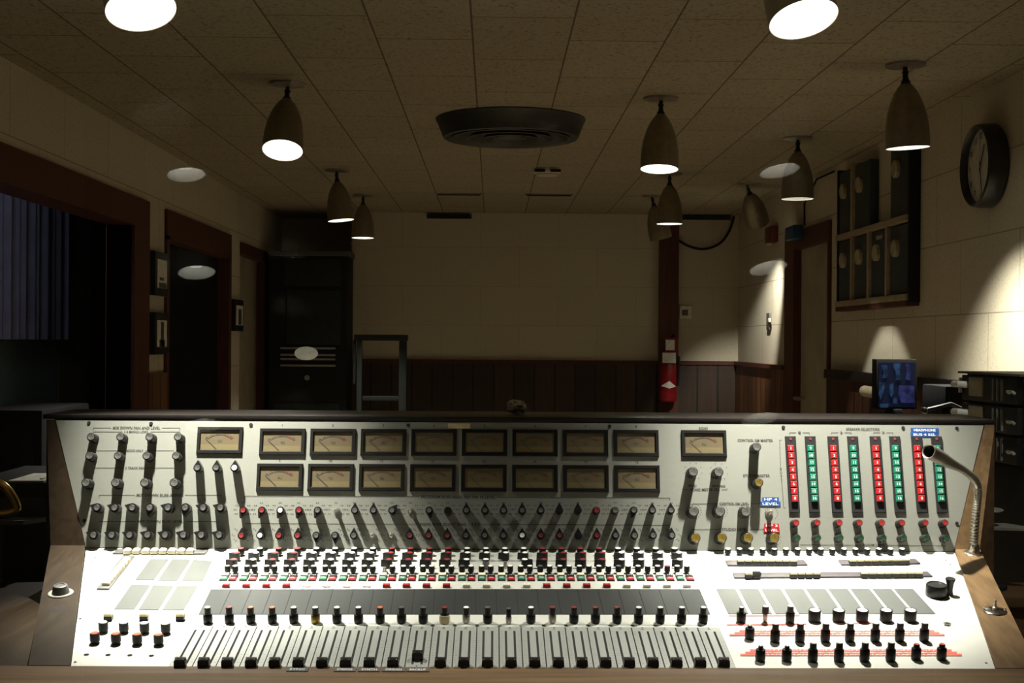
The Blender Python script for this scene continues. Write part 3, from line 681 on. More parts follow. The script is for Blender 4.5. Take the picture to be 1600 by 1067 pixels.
# red embossed tapes
def rtape(pts, s=''):
    q = [Vector(lp(x, y)) for x, y in pts]; mb = MB().prism([(p.x, p.y) for p in q], .0004, .0012, M_redp)
    c = sum(q, Vector((0, 0))) / len(q); w = (q[1] - q[0]).length; h = abs(q[2].y - q[0].y)
    if s: mb.text(s, w * .82, h * .55, M_inkw, T(c.x, c.y, .0015))
    link('red_tape', mb.mesh('red_tape'), FL, lower if pts[0][1] < 973 else fpanel)
rtape([(1139, 963.2), (1250, 962.6), (1249.6, 961.2), (1138.5, 961.8)]); rtape([(1136, 977.6), (1260, 976), (1259.4, 974.4), (1135.6, 976)]); rtape([(1305, 975.2), (1367, 974.4), (1366.6, 972.9), (1304.6, 973.7)])
KB_ = [1172, 1212, 1251, 1290.7, 1329, 1368.8, 1407, 1445.4]
KC_ = [1188.8, 1230, 1271, 1312, 1352.2, 1393, 1432.5, 1472.4]
for row, y0, dy in ((KB_, 985.0, 9.2), (KC_, 1015.2, 10.5)):
    ext = [row[0] - 33] + list(row) + [row[-1] + 29]
    for k in range(9):
        xa, xb = ext[k] + (3.5 if 0 < k else 0), ext[k + 1] - (0 if k == 8 else 3.5)
        d = (xb - xa)
        for j in range(3):
            y = y0 + dy * j / 3.0; y2 = y0 + dy * (j + 1) / 3.0 - .4
            a, b = (0 if k else d * .28 * (2 - j)), (d * .28 * (2 - j) if k == 8 else (2 - j) * 1.5)
            sk = (xa - 770) * .0012
            s_ = ('OFF', 'MIC LINE', 'TAPE')[j] if 0 < k < 8 else ''
            rtape([(xa + a + sk * j, y2), (xb - b + sk * j, y2), (xb - b + sk * (j - .6), y), (xa + a + sk * (j - .6), y)], s_)
# knobs of the right section
put_knob('echo_knob', k_dual(.0096, .020, .0048, .030, 'black plastic'), ML(1158.8, 949, .030), k_cap(.0042, .030, 'white cap'), 'knob missing its upper cap')
put_knob('echo_knob', k_dual(.0050, .018, .0066, .032, 'aged nickel'), ML(1196.3, 947.5, .032), k_cap(.0055, .032, 'white cap'), 'black cap on a bare metal shaft')
put_knob('echo_knob', k_dual(.0090, .022, .0064, .034, 'black plastic'), ML(1235.5, 947, .034), k_cap(.0055, .034, 'white cap'))
for x in (1273.2, 1310.8, 1347.6, 1385, 1423): put_knob('drum_knob', k_drum(.0122, .0225), ML(x, 952.5, .0225), k_cap(.0102, .0212, 'white cap'))
for k, x in enumerate(KB_):
    if k == 0: put_knob('echo_knob', k_dual(.0092, .022, .0045, .026, 'black plastic'), ML(x, 977.5, .026), k_cap(.004, .026, 'spun silver cap'), 'knob missing its upper cap'); continue
    put_knob('echo_knob', k_dual(.0092, .0235, .0064, .0355, 'black plastic'), ML(x, 975 - .25 * k, .0355), k_cap(.0056, .0355, 'white cap'))
for k, x in enumerate(KC_):
    if k in (0, 1): put_knob('echo_knob', k_dual(.0092, .022, .0045, .028, 'black plastic'), ML(x, 1009.5, .028), k_cap(.004, .028, 'spun silver cap'), 'knob missing its upper cap'); continue
    if k in (6, 7): put_knob('echo_knob', k_dual(.0092, .022, .0055, .029, 'black plastic'), ML(x, 1006.5, .029), k_cap(.0048, .029, 'orange red cap'), 'knob with an orange-tipped shaft'); continue
    put_knob('echo_knob', k_dual(.0092, .0235, .0064, .0355, 'black plastic'), ML(x, 1005 - .25 * k, .0355), k_cap(.0056, .0355, 'white cap'))
# crank and small fittings
M = ML(1463, 919, .016)
cr = link('crank_disc', MB().lathe([(0, 0), (.0205, 0), (.0215, .003), (.0215, .022), (.020, .025), (.0175, .025), (.016, .0235), (0, .0235)], M_black, seg=32).mesh('crank_disc'), M, CON, 'black crank disc with an upright handle')
mb = MB().lathe([(0, 0), (.0085, 0), (.0065, .010), (.0075, .024), (.0105, .034), (.0095, .0355), (0, .0335)], M_black, T(.0300, .006, 0), seg=18); mb.box(.010, .030, .001, .011, .001, .012, M_black)
link('crank_handle', mb.mesh('crank_handle'), M, cr)
link('jack_ring', MB().lathe([(.0035, .001), (.004, .003), (.0078, .003), (.0085, 0)], M_chrome, seg=20).mesh('jack_ring'), ML(1480, 976), CON)
hC = .0045
def MCk(px, py, h=0): 
    u, v = lp(px, py, h + hC); return FL @ T(u, v, hC)
mb = MB().lathe([(0, 0), (.0215, 0), (.0235, .0018), (.022, .003), (.006, .0045), (0, .0045)], M_chrome, seg=28)
tg = link('toggle_switch', mb.mesh('toggle_switch'), MCk(1554, 955), CON, 'toggle switch on a round chrome plate')
mb = MB().lathe([(.005, .004), (.005, .009), (.003, .010), (.0022, .020), (.003, .024), (0, .0245)], M_nickel, seg=14); link('lever', mb.mesh('lever'), MCk(1554, 955), tg)
mb = MB()
for sx in (-1, 1): mb.lathe([(.0028, .0), (.0028, .005), (0, .0055)], M_chrome, T(.0215 * sx, 0, 0), seg=10)
link('screw', mb.mesh('screw'), MCk(1554, 955), tg)
mb = MB().lathe([(0, 0), (.022, 0), (.0255, .002), (.0245, .0035), (.018, .0030), (0, .0030)], M_strip, seg=32)
dk = link('dish_knob', mb.mesh('dish_knob'), MCk(95, 928), CON, 'grey knob in a pale round dish')
link('knurled_cap', MB().lathe([(.0175, .003), (.0168, .006), (.0140, .0185), (.0125, .0195), (.0095, .0195), (.0085, .018), (0, .018)], M_grey, seg=32).mesh('knurled_cap'), MCk(95, 928), dk)
link('hole', MB().lathe([(.0180, .0003), (.0165, .0006), (0, .0004)], mat('hole brown', (.016, .009, .006), .9), seg=24).mesh('hole'), MCk(91.5, 951.5), chL)
link('lettering', LLo.mesh('lettering', smooth=False), FL, lower) if LLo.v else None
# ================================================================== gooseneck
gb = MCk(1521, 866); gp = gb.translation
G = empty('gooseneck_lamp', T(*gp), 'chrome gooseneck with hollow flared head, standing on the walnut console end', 'gooseneck')
def gpt(px, py, Y): return atY(px, py, Y)
Yg = gp.y
path = [gp + Vector((0, 0, .002)), gpt(1522.5, 838, Yg), gpt(1525.5, 800, Yg), gpt(1528, 775, Yg), gpt(1526.5, 757, Yg - .004), gpt(1518, 744, Yg - .012), gpt(1504, 733, Yg - .024)]
def smooth_path(p, n=8):
    out = []
    for i in range(len(p) - 1):
        a, b, c, d = p[max(i - 1, 0)], p[i], p[i + 1], p[min(i + 2, len(p) - 1)]
        for k in range(n):
            t = k / n; out.append(.5 * ((2 * b) + (c - a) * t + (2 * a - 5 * b + 4 * c - d) * t * t + (3 * b - a - 3 * c + d) * t ** 3))
    out.append(p[-1]); return out
sp_ = smooth_path(path, 30)
rad = [.0078 + (.0016 if (k % 4) < 2 else 0) if 8 < k < 112 else .0090 for k in range(len(sp_))]
link('base', MB().lathe([(0, 0), (.0215, 0), (.0215, .003), (.019, .005), (.013, .006), (.0125, .016), (.0105, .026), (0, .026)], M_chrome, seg=28).mesh('base'), gb, G)
link('flexible_stem', MB().tube(sp_, rad, M_nickel, 14).mesh('flexible_stem', ang=60), I4, G)
hp = [gpt(1504, 733, Yg - .024), gpt(1493, 727.5, Yg - .034), gpt(1482, 722, Yg - .046), gpt(1468, 714, Yg - .066), gpt(1451, 705, Yg - .092)]
hs = smooth_path(hp, 6); nh = len(hs)
hr = [.0092 + .0070 * min(1, (k / (nh - 1)) * 1.25) ** 1.3 for k in range(nh)]
mb = MB().tube(hs, hr, M_nickel, 24, caps=False)
ax = (hs[-1] - hs[-2]).normalized(); inner = [hs[-1] + ax * .0008, hs[-1] - ax * .001, hs[-1] - ax * .022]
mb.tube([inner[0], inner[1], inner[2]], [.0162, .0138, .011], M_nickel, 24, caps=False)
link('flared_head', mb.mesh('flared_head'), I4, G)
link('head_lining', MB().tube([hs[-1] - ax * .002, hs[-1] - ax * .022, hs[-1] - ax * .0222], [.0136, .0105, .0005], M_slot, 24, caps=False).mesh('head_lining'), I4, G)
# small porous rock on top of the cap
rk = MB(); bm = bmesh.new(); bmesh.ops.create_icosphere(bm, subdivisions=4, radius=1)
from mathutils import noise as mnoise
for v in bm.verts:
    p = v.co.copy(); a = mnoise.noise(p * 2.1 + Vector((3, 1, 5))) * .35 + mnoise.noise(p * 5.3) * .18
    c = mnoise.voronoi(p * 1.9 + Vector((1, 2, 3)))[0][0]
    v.co = p * (1 + a - max(0, .42 - c) * 1.0); v.co.x *= .0235; v.co.y *= .017; v.co.z *= .0165
vs_ = [v.co.copy() for v in bm.verts]; zmin = min(v.z for v in vs_)
rk.add([(v.x, v.y, v.z - zmin) for v in vs_], [[v.index for v in f.verts] for f in bm.faces], M_rock); bm.free()
rp = atZ(806, 646, capz + .0135)
tag(link('rock', rk.mesh('rock', ang=80), T(rp.x, rp.y, capz + .0125)), 'small pale porous rock lying on top of the console', 'rock')

# ================================================================== room shell
YB = -4.8
def wbox(mb, *a): mb.box(*a)
H0 = CEIL
s = struct('floor', MB().box(XL - 2.4, XR + .2, YB, 11.6, -.1, 0, M_floor))
s = struct('ceiling', MB().box(XL - 2.4, XR + .2, YB, 11.6, H0, H0 + .1, M_ceil))
# left wall with openings  (y0,y1,z0,z1)
zh1, zh2 = CAM.z + .55, CAM.z + .69
def yl(px): return atX(px, 500, XL).y
yA0, yA1 = 3.1, yl(205); yS0 = yl(229); yB0, yB1 = yl(256), yl(358); yC0, yC1 = yl(374), yl(415)
lw = MB(); X0, X1 = XL - .12, XL
for y0, y1, z0, z1 in ((YB, yA0, 0, H0), (yA0, yA1, zh2, H0), (yA1, yB0, 0, H0), (yB0, yB1, zh2, H0), (yB1, yC0, 0, H0), (yC0, yC1, zh2 - .02, H0), (yC1, 11.6, 0, H0)): lw.box(X0, X1, y0, y1, z0, z1, M_wall)
struct('wall_left', lw)
t = MB(); t.box(XL - .125, XL + .015, yA0, yS0, zh1, zh2, M_redwood); t.box(XL - .125, XL + .015, yA1, yS0, 0, zh1, M_redwood); struct('trim_1', t)
t = MB(); t.box(XL - .125, XL + .015, yB0, yB1, zh1 - .02, zh2, M_redwood); t.box(XL - .125, XL + .015, yB0, yB0 + .06, 0, zh1, M_redwood); t.box(XL - .125, XL + .015, yB1 - .08, yB1, 0, zh1, M_redwood); struct('trim_2', t)
t = MB(); t.box(XL - .125, XL + .015, yC0, yC1, zh1 + .04, zh2 - .02, M_redwood); t.box(XL - .125, XL + .015, yC1 - .12, yC1, 0, zh1 + .04, M_redwood); struct('trim_3', t)
lowz = atX(243, 583, XL).z
t = MB(); t.box(XL, XL + .02, yS0 - .02, yB0, 0, lowz, M_wainsR); struct('baseboard_left', t)
# room seen through the first opening, dark lobby behind the second
t = MB(); t.box(XL - 2.4, XL - 2.3, YB, 9.2, 0, H0, M_dark); t.box(XL - 2.3, XL - .12, 9.1, 9.2, 0, H0, M_dark); t.box(XL - .72, XL - .64, 7.28, 7.85, 0, H0, mat('dim tan panel', (.10, .085, .06), .8)); t.box(XL - .70, XL - .64, 5.3, 7.26, 0, 1.36, mat('teal haze panel', (.09, .14, .125), .8)); struct('wall_lobby', t)  # teal panel colour stands in for a greenish reflected haze
dr = MB().box(XL - .10, XL - .05, yC0, yC1 - .12, 0, zh1 + .04, M_door); d1 = struct('door_1', dr)
dr = MB().box(XL - .10, XL - .06, yB0 + .06, yB1 - .08, 0, zh1 - .02, M_dark); d2 = struct('doorway_shade', dr)  # near-black sheet standing in for the unlit interior of this doorway
# pleated bluish curtain in the side room
cu = MB(); n = 90; pts = []
for i in range(n + 1):
    y = 5.4 + 1.86 * i / n; pts.append((XL - .60 + .016 * math.sin(i * 1.9) + .012 * math.sin(i * .7), y))
for i in range(n): cu.quad([(pts[i][0], pts[i][1], 1.36), (pts[i + 1][0], pts[i + 1][1], 1.36), (pts[i + 1][0], pts[i + 1][1], 2.25), (pts[i][0], pts[i][1], 2.25)], M_curtain)
tag(link('curtain', cu.mesh('curtain', ang=80)), 'dim blue-grey pleated curtain in the side room beyond the wide left opening', 'curtain')
# right wall with door
def yr(px): return atX(px, 500, XR).y
yD0, yD1 = yr(1297), yr(1230)
rw = MB()
for y0, y1, z0, z1 in ((YB, yD0, 0, H0), (yD0, yD1, zh2, H0), (yD1, 11.6, 0, H0)): rw.box(XR, XR + .12, y0, y1, z0, z1, M_wall)
struct('wall_right', rw)
t = MB(); t.box(XR - .02, XR + .1, yD0 - .03, yD1, zh2 - .10, zh2 + .01, M_redwood); t.box(XR - .02, XR + .1, yD1 - .26, yD1, 0, zh2 - .1, M_redwood); t.box(XR - .02, XR + .1, yD0 - .03, yD0, 0, zh2 - .1, M_redwood); struct('trim_4', t)
dr = MB().box(XR + .03, XR + .07, yD0, yD1 - .26, 0, zh2 - .10, M_door); d3 = struct('door_3', dr)
hd = MB().tube([(XR + .03, yD1 - .36, 1.02), (XR - .03, yD1 - .36, 1.02), (XR - .03, yD1 - .46, 1.02)], .012, M_nickel, 10); link('door_handle', hd.mesh('door_handle'), I4, d3)
wz = CAM.z - .18
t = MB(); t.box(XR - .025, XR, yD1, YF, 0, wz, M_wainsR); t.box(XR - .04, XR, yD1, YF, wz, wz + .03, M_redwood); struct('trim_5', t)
t = MB(); t.box(XR - .025, XR, 3.4, yD0 - .06, 0, wz - .02, M_wains_shaded); t.box(XR - .05, XR, 3.4, yD0 - .06, wz - .02, wz + .03, M_blackg); struct('trim_6', t)
# far wall, left part set back
xa = atY(549, 500, YF).x
t = MB(); t.box(xa, XR, YF, YF + .12, 0, H0, M_wallb); struct('wall_back', t)
t = MB(); t.box(xa, xa + .1, YF + .12, 11.1, 0, H0, M_wallb); struct('wall_alcove_side', t)
t = MB(); t.box(XL, xa, 10.9, 11.02, 0, H0, M_wallb); struct('wall_alcove', t)
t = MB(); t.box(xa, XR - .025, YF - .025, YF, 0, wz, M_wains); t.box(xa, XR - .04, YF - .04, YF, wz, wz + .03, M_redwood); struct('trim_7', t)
px0, px1 = atY(1028, 500, YF).x, atY(1058, 500, YF).x
t = MB().box(px0, px1, YF - .08, YF - .026, 0, H0 - .05, M_redwood); struct('trim_8', t)
# front wall with the control room window the picture is taken through
t = MB(); ya, yb = .30, .70
for x0, x1, z0, z1 in ((XL, -1.0, 0, H0), (1.0, XR, 0, H0), (-1.0, 1.0, 0, .86), (-1.0, 1.0, 1.88, H0)): t.box(x0, x1, ya, yb, z0, z1, M_wall)
struct('wall_front', t)
t = MB()
for x0, x1, z0, z1 in ((-1.0, -.96, .86, 1.88), (.96, 1.0, .86, 1.88), (-.96, .96, .86, .90), (-.96, .96, 1.84, 1.88)): t.box(x0, x1, ya - .01, yb + .01, z0, z1, M_redwood)
W = struct('window_1', t)
# lamps of the other room that the panes mirror
def lamp_pos(px, py, hr=.70):
    d = ray(px, py); t_ = hr / d.z; return CAM + d * t_
def mirrored(p, Yp): return Vector((p.x, 2 * Yp - p.y, p.z))
ghostR, ghostL = mirrored(lamp_pos(1187, 263), .5), mirrored(lamp_pos(297, 268), .5)
def pane_normal(px, py, lampw, Yp):
    P = atY(px, py, Yp); a = (CAM - P).normalized(); b = (lampw - P).normalized(); return (a + b).normalized()
GL = glass('window glass', .035)
for k, (Yp, tgt) in enumerate(((.42, (1187, 263)), (.50, (1155, 415)), (.58, (1122, 652)))):
    nrm = pane_normal(*tgt, ghostR + Vector((0, 0, .03)), Yp); tilt = math.atan2(nrm.z, -nrm.y)
    link('pane', MB().quad([(-.955, 0, -.465), (.955, 0, -.465), (.955, 0, .465), (-.955, 0, .465)], GL if k < 2 else glass('window glass inner', .02)).mesh('pane'), T(0, Yp, 1.37) @ RX(-tilt), W)

# ================================================================== pendant lamps
PR = [(.077, 0), (.0775, .03), (.0755, .075), (.069, .12), (.058, .160), (.043, .195), (.028, .218), (.017, .230), (.0, .232)]
body = MB().lathe(PR, M_shade, seg=40).mesh('shade', ang=60)
def inner_mesh(m): return MB().lathe([(.0765, .0015), (.0745, .0008), (.073, .003), (.0715, .06), (.063, .12), (.040, .18), (.0, .19)], m, seg=36, mats=[M_rim, M_rim] + [m] * 4).mesh('lit_inside', ang=60)
INN = {m.name: inner_mesh(m) for m in (M_glow, M_glow2, M_glowm)}
bulb = MB().lathe([(0, .070), (.02, .072), (.032, .085), (.035, .105), (.026, .13), (.014, .15), (.013, .185)], M_glow, seg=20).mesh('bulb')
bulb2 = MB().lathe([(0, .030), (.028, .034), (.040, .055), (.040, .08), (.026, .12), (.014, .15), (.013, .185)], M_hot, seg=20).mesh('bulb')
def lamp(px, py, label, tilt=(0, 0), inner='lit lamp inside', power=40, cone=95, blend=.6, pos=None, aim=None, col=(1, .955, .865), hr=.70, light=True, group='bullet pendant lamps'):
    c = pos or lamp_pos(px, py, hr)
    pivot = Vector((c.x, c.y, CEIL - .045))
    O = empty('pendant_lamp', T(c.x, c.y, CEIL), label, 'lamp', group)
    link('canopy', MB().lathe([(0, -.012), (.030, -.012), (.070, -.008), (.072, 0), (0, 0)], M_canopy, seg=36).mesh('canopy'), T(c.x, c.y, CEIL), O)
    R = T(*pivot) @ RY(tilt[0]) @ RX(tilt[1]) @ T(0, 0, -.255)
    link('swivel', MB().lathe([(.016, .228), (.017, .236), (.011, .246), (.009, .262), (.013, .270), (.008, .278), (.008, .300)], M_black, seg=16).mesh('swivel'), R, O)
    sh = link('shade', body, R, O); link('lit_inside', INN[inner], R, sh)
    if inner == 'lit lamp inside': link('bulb', bulb, R, sh)
    elif group != 'bullet pendant lamps': link('bulb', bulb2, R, sh)
    if light:
        ld = bpy.data.lights.new('lamp_light', 'SPOT'); ld.energy = power; ld.spot_size = math.radians(cone); ld.spot_blend = blend; ld.shadow_soft_size = .018; ld.color = col
        lo = bpy.data.objects.new('lamp_light', ld); COL.objects.link(lo)
        p = R @ Vector((0, 0, .012))
        ld.use_shadow = True
        if aim is not None:
            dirv = (Vector(aim) - p).normalized(); lo.matrix_world = T(*p) @ dirv.to_track_quat('-Z', 'Y').to_matrix().to_4x4()
        else: lo.matrix_world = T(*p) @ (RY(tilt[0]) @ RX(tilt[1])).to_3x3().to_4x4()
        lo.parent = None
    return O
def D(a): return math.radians(a)
def spot(p, aim, power, cone, blend=.7, col=(1, .955, .865), r=.02):
    ld = bpy.data.lights.new('spot_beam', 'SPOT'); ld.energy = power; ld.spot_size = D(cone); ld.spot_blend = blend; ld.shadow_soft_size = r; ld.color = col
    lo = bpy.data.objects.new('spot_beam', ld); COL.objects.link(lo); p, aim = Vector(p), Vector(aim)
    lo.matrix_world = T(*p) @ (aim - p).normalized().to_track_quat('-Z', 'Y').to_matrix().to_4x4()
YL = 3.005
lampA = Vector(((218 - 770) / F * YL + .0, YL, CEIL - .3)); 
def console_lamp(px, label, tilt, aim1, p1, c1, b1, aim2, p2, c2, b2):
    X = atY(px, 25, 2.89).x + .25 * math.sin(tilt[0])
    lamp(0, 0, label, tilt, 'lit lamp inside', p1, c1, b1, pos=Vector((X, YL, 0)), aim=FL @ Vector((*lp(*aim1), 0)))
    R = T(X, YL, CEIL - .045) @ RY(tilt[0]) @ RX(tilt[1]) @ T(0, 0, -.255)
    spot(R @ Vector((0, 0, .012)), FL @ Vector((*lp(*aim2), 0)), p2, c2, b2)
console_lamp(218, 'left one of two big near lamps over the console, above the single meter', (D(-15), D(-21)), (500, 1010), 105, 64, .8, (335, 872), 520, 48, 1.0)
console_lamp(1261, 'big near lamp above the speaker selector buttons, its inside glaring white', (D(-8), D(-21)), (1080, 1010), 105, 64, .8, (1285, 860), 430, 54, 1.0)
lamp(1414, 231, 'large near pendant lamp hanging in front of the wall rack, beside the clock', (D(-3), D(2)), 'lamp inside half lit', 165, 100, .75, col=(1, .95, .84))
lamp(1032, 267, 'brass pendant lamp right of the ceiling diffuser, showing a wide bright mouth', (D(2), D(-7)), 'lit lamp inside', 120, 84, .6)
lamp(448, 250, 'pendant lamp left of the ceiling diffuser, tilted to show its glaring bulb', (D(0), D(-24)), 'lit lamp inside', 85, 84, .6)
lamp(1246, 311, 'dim pendant lamp hanging in front of the dark wall rack and door, barely lit inside', (D(0), D(0)), 'faintly lit lamp inside', 36, 74, .2)
lamp(526, 345, 'narrow lamp behind the glaring tilted one, nearer of the pair before the alcove', (D(-6), D(-1)), 'lamp inside half lit', 105, 78, .7)
lamp(567, 372, 'far lamp beside the dark alcove, lower in view of that pair', (D(0), D(-1)), 'lamp inside half lit', 105, 78, .7)
lamp(1046, 350, 'far lamp overlapping the wooden post, straight below the brass lamp', (D(0), D(0)), 'lamp inside half lit', 105, 78, .7)
lamp(1020, 374, 'farthest lamp beside the post, swivelled aside and unlit', (D(-14), D(10)), 'faintly lit lamp inside', 1.5, 70, .6, light=False)
l11 = atZ(1170, 287, CEIL)
lamp(0, 0, 'lamp near the far corner turned sharply toward the wall beside the fire alarm', (D(-26), D(38)), 'faintly lit lamp inside', 150, 46, .8, pos=Vector((l11.x, l11.y, 0)), aim=(XR, 9.62, 1.05))
for p, lb in ((ghostR, 'lamp of the other room, mirrored in the panes over the right wall'), (ghostL, 'lamp of the other room, mirrored in the panes over the left wall')):
    lamp(0, 0, lb, (D(-8), D(14)), 'lamp inside half lit', 1, 80, .6, pos=Vector((p.x, p.y, 0)), light=False, group='lamps behind the window')
# unseen lights without fixtures, added for the right rack and left side room
def area(p, aim, power, size, col=(1, .93, .80)):
    ld = bpy.data.lights.new('fill_light', 'AREA'); ld.energy = power; ld.size = size; ld.color = col
    lo = bpy.data.objects.new('fill_light', ld); COL.objects.link(lo); p, aim = Vector(p), Vector(aim)
    lo.matrix_world = T(*p) @ (aim - p).normalized().to_track_quat('-Z', 'Y').to_matrix().to_4x4()
spot((1.35, 2.35, 2.34), (1.42, 3.28, .95), 34, 48, .7)  # added spot, brightens the rack, tray stand and side desk
area((XL - .22, 5.0, 2.2), (XL - .64, 7.2, 1.6), 2.8, .25, (.75, .8, 1.0))  # added bluish fill so the curtain shows

# ================================================================== ceiling fittings
dc = Vector((atZ(798, 187, CEIL).x, atZ(798, 187, CEIL).y, CEIL))
Dd = empty('ceiling_diffuser', T(*dc), 'big round dark metal air diffuser in the middle of the ceiling', 'air diffuser')
rD = 117 / F * dc.y
link('outer_cone', MB().lathe([(rD, 0), (rD * 1.0, -.006), (rD * .985, -.010), (rD * .90, -.085), (rD * .875, -.088), (rD * .78, -.070), (rD * .5, -.03)], M_diff, seg=64).mesh('outer_cone'), T(*dc), Dd)
for k, (ra, rb, z) in enumerate(((.78, .62, -.086), (.58, .43, -.088), (.39, .26, -.090))):
    link('ring', MB().lathe([(rD * rb, z + .045), (rD * ra, z), (rD * (ra - .02), z - .002), (rD * (rb - .02), z + .040)], M_diff, seg=56).mesh('ring'), T(*dc), Dd)
link('center_cone', MB().lathe([(0, -.10), (rD * .1, -.098), (rD * .22, -.085), (rD * .12, -.05), (0, -.04)], M_diff, seg=40).mesh('center_cone'), T(*dc), Dd)
def slotvent(px, py, wpx, lab_):
    p = atZ(px, py, CEIL); w = wpx / F * p.y; mb = MB().box(-w / 2, w / 2, -.05, .05, -.006, 0, M_canopy); mb.box(-w / 2 + .01, w / 2 - .01, -.030, .030, -.008, -.005, M_slot)
    tag(link('ceiling_vent', mb.mesh('ceiling_vent'), T(p.x, p.y, CEIL)), lab_, 'vent', 'slot vents in the ceiling')
slotvent(717, 303, 72, 'dark slot vent in the ceiling, nearer the paired lamps'); slotvent(858, 304, 74, 'thin slot vent in the ceiling behind the smoke detector')
p = atZ(855, 264, CEIL); O = empty('smoke_detector', T(*p), 'small ceiling smoke detector with two dark slits behind the big diffuser', 'smoke detector')
link('base', MB().lathe([(.08, 0), (.082, -.02), (.06, -.04), (0, -.042)], M_wall, seg=28).mesh('base'), T(*p), O)
mb = MB()
for sx in (-1, 1): mb.box(sx * .045 - .030, sx * .045 + .030, -.086, -.07, -.026, -.012, M_slot)
link('slit', mb.mesh('slit'), T(*p), O)
def wallvent(px, py, wpx, hpx, lab_):
    p = atY(px, py, YF - .015); w, h = wpx / F * YF, hpx / F * YF
    O = empty('wall_vent', T(*p), lab_, 'vent'); fr = MB().box(-w / 2, w / 2, -.012, .014, -h / 2, h / 2, M_grey); link('frame', fr.mesh('frame'), T(*p), O)
    mb = MB()
    for k in range(4): mb.box(-w / 2 + .015, w / 2 - .015, -.018, -.010, -h / 2 + h * (k + .3) / 4, -h / 2 + h * (k + .75) / 4, M_slot)
    link('louver', mb.mesh('louver'), T(*p), O)
wallvent(702, 338, 70, 7, 'low dark grille at the top of the far wall, left of centre'); wallvent(1103, 339, 78, 9, 'dark grille at the top of the far wall beside the post')

# ================================================================== far wall things
def wallbox(name, px0, px1, py0, py1, Y, m, th=.03, bevel=.004, parent=None):
    a, b = atY(px0, py1, Y), atY(px1, py0, Y)
    return link(name, MB().box(a.x, b.x, Y - th, Y, a.z, b.z, m).mesh(name, bevel), I4, parent)
th = empty('thermostat', T(*atY(1070, 488, YF)), 'small pale thermostat with dark display, on the far wall right of the post', 'thermostat')
wallbox('cover', 1061, 1080, 478, 498, YF, M_creamw, .035, .004, th); wallbox('display', 1065.5, 1075, 484, 493, YF - .035, M_grey, .004, 0, th)
# fire extinguisher
Ye = YF - .08 - .0672; c = atY(1043.5, 600, Ye)
E = empty('fire_extinguisher', T(c.x, Ye, 0), 'red fire extinguisher with white tags hanging on the dark wooden post', 'fire extinguisher')
zt, zb = atY(1043, 562, Ye).z, atY(1043, 627, Ye).z; re_ = 13.5 / F * Ye
link('cylinder_body', MB().lathe([(0, zb), (re_ * .9, zb), (re_, zb + .012), (re_, zt - .05), (re_ * .85, zt - .02), (re_ * .4, zt), (re_ * .3, zt + .05), (0, zt + .05)], M_extred, seg=28).mesh('cylinder_body'), T(c.x, Ye, 0), E)
link('label_band', MB().lathe([(re_ + .001, atY(0, 617, Ye).z), (re_ + .001, atY(0, 596, Ye).z)], M_extred, seg=28).mesh('label_band'), T(c.x, Ye, 0), E)
a = [atY(x, y, Ye - re_ - .004) for x, y in ((1033, 603), (1046, 595), (1056, 604), (1046, 607))]; link('white_arrow', MB().quad(a, M_white).mesh('white_arrow'), I4, E)
mb = MB(); q = atY(1048, 524, Ye); mb.tube([(c.x - .02, Ye, zt + .06), (q.x, Ye, zt + .16), (q.x + .03, Ye - .01, zt + .19)], .018, M_black, 10); mb.tube([(c.x + .02, Ye, zt + .06), (c.x + .085, Ye, zt + .02), (c.x + .075, Ye, zb + .12)], .011, M_black, 10); link('valve_handle', mb.mesh('valve_handle'), I4, E)
for px0, px1, py0, py1, m in ((1040, 1054, 531, 547, M_white), (1035, 1056, 551, 567, M_white), (1039, 1059, 528, 551, M_extred)):
    wallbox('tag', px0, px1, py0, py1, Ye - re_ - (.012 if m is M_white else .004), m, .003, 0, E)
# hanging cable at the corner
cp = [atY(1055, 372, YF - .05), atY(1075, 384, YF - .05), atY(1100, 389, YF - .05), atY(1125, 380, YF - .05), atY(1140, 360, YF - .05), atY(1147, 338, YF - .05)]
tag(link('cable', MB().tube(smooth_path(cp, 6), .010, M_blackm, 8).mesh('cable')), 'dark cable looping from the post up to the far corner', 'cable')
# tall cabinet in the alcove
Yc = 9.9
def bx(name, px0, px1, py0, py1, Y, m, th, parent, bevel=.006):
    a, b = atY(px0, py1, Y), atY(px1, py0, Y); return link(name, MB().box(a.x, b.x, Y, Y + th, a.z, b.z, m).mesh(name, bevel), I4, parent)
a, b = atY(419, 640, Yc), atY(543, 397, Yc)
K = empty('equipment_cabinet', T((a.x + b.x) / 2, Yc, 0), 'tall dark green-grey equipment cabinet filling the far alcove', 'cabinet')
link('carcass', MB().box(a.x, b.x, Yc, Yc + .7, 0, b.z, M_greengrey).mesh('carcass', .012), I4, K)
bx('crown', 419, 545, 392, 399, Yc - .03, M_grey, .74, K); bx('upper_door', 444, 533, 405, 446, Yc - .015, M_greengl, .02, K)
bx('lower_door', 448, 533, 453, 538, Yc - .015, M_greengl, .02, K); bx('plinth', 428, 530, 630, 650, Yc - .012, M_greengl, .02, K)
for y in (544, 554.5, 561, 571): bx('metal_strip', 438, 524, y - 1.4, y + 1.4, Yc - .02, M_strip, .02, K, .002)
p = atY(480, 590, Yc - .02); link('knob', MB().lathe([(0, 0), (.02, 0), (.02, .02), (0, .024)], M_strip, seg=16).mesh('knob'), T(*p) @ RX(math.pi / 2), K)
pl = atY(478.5, 552, Yc - .02)
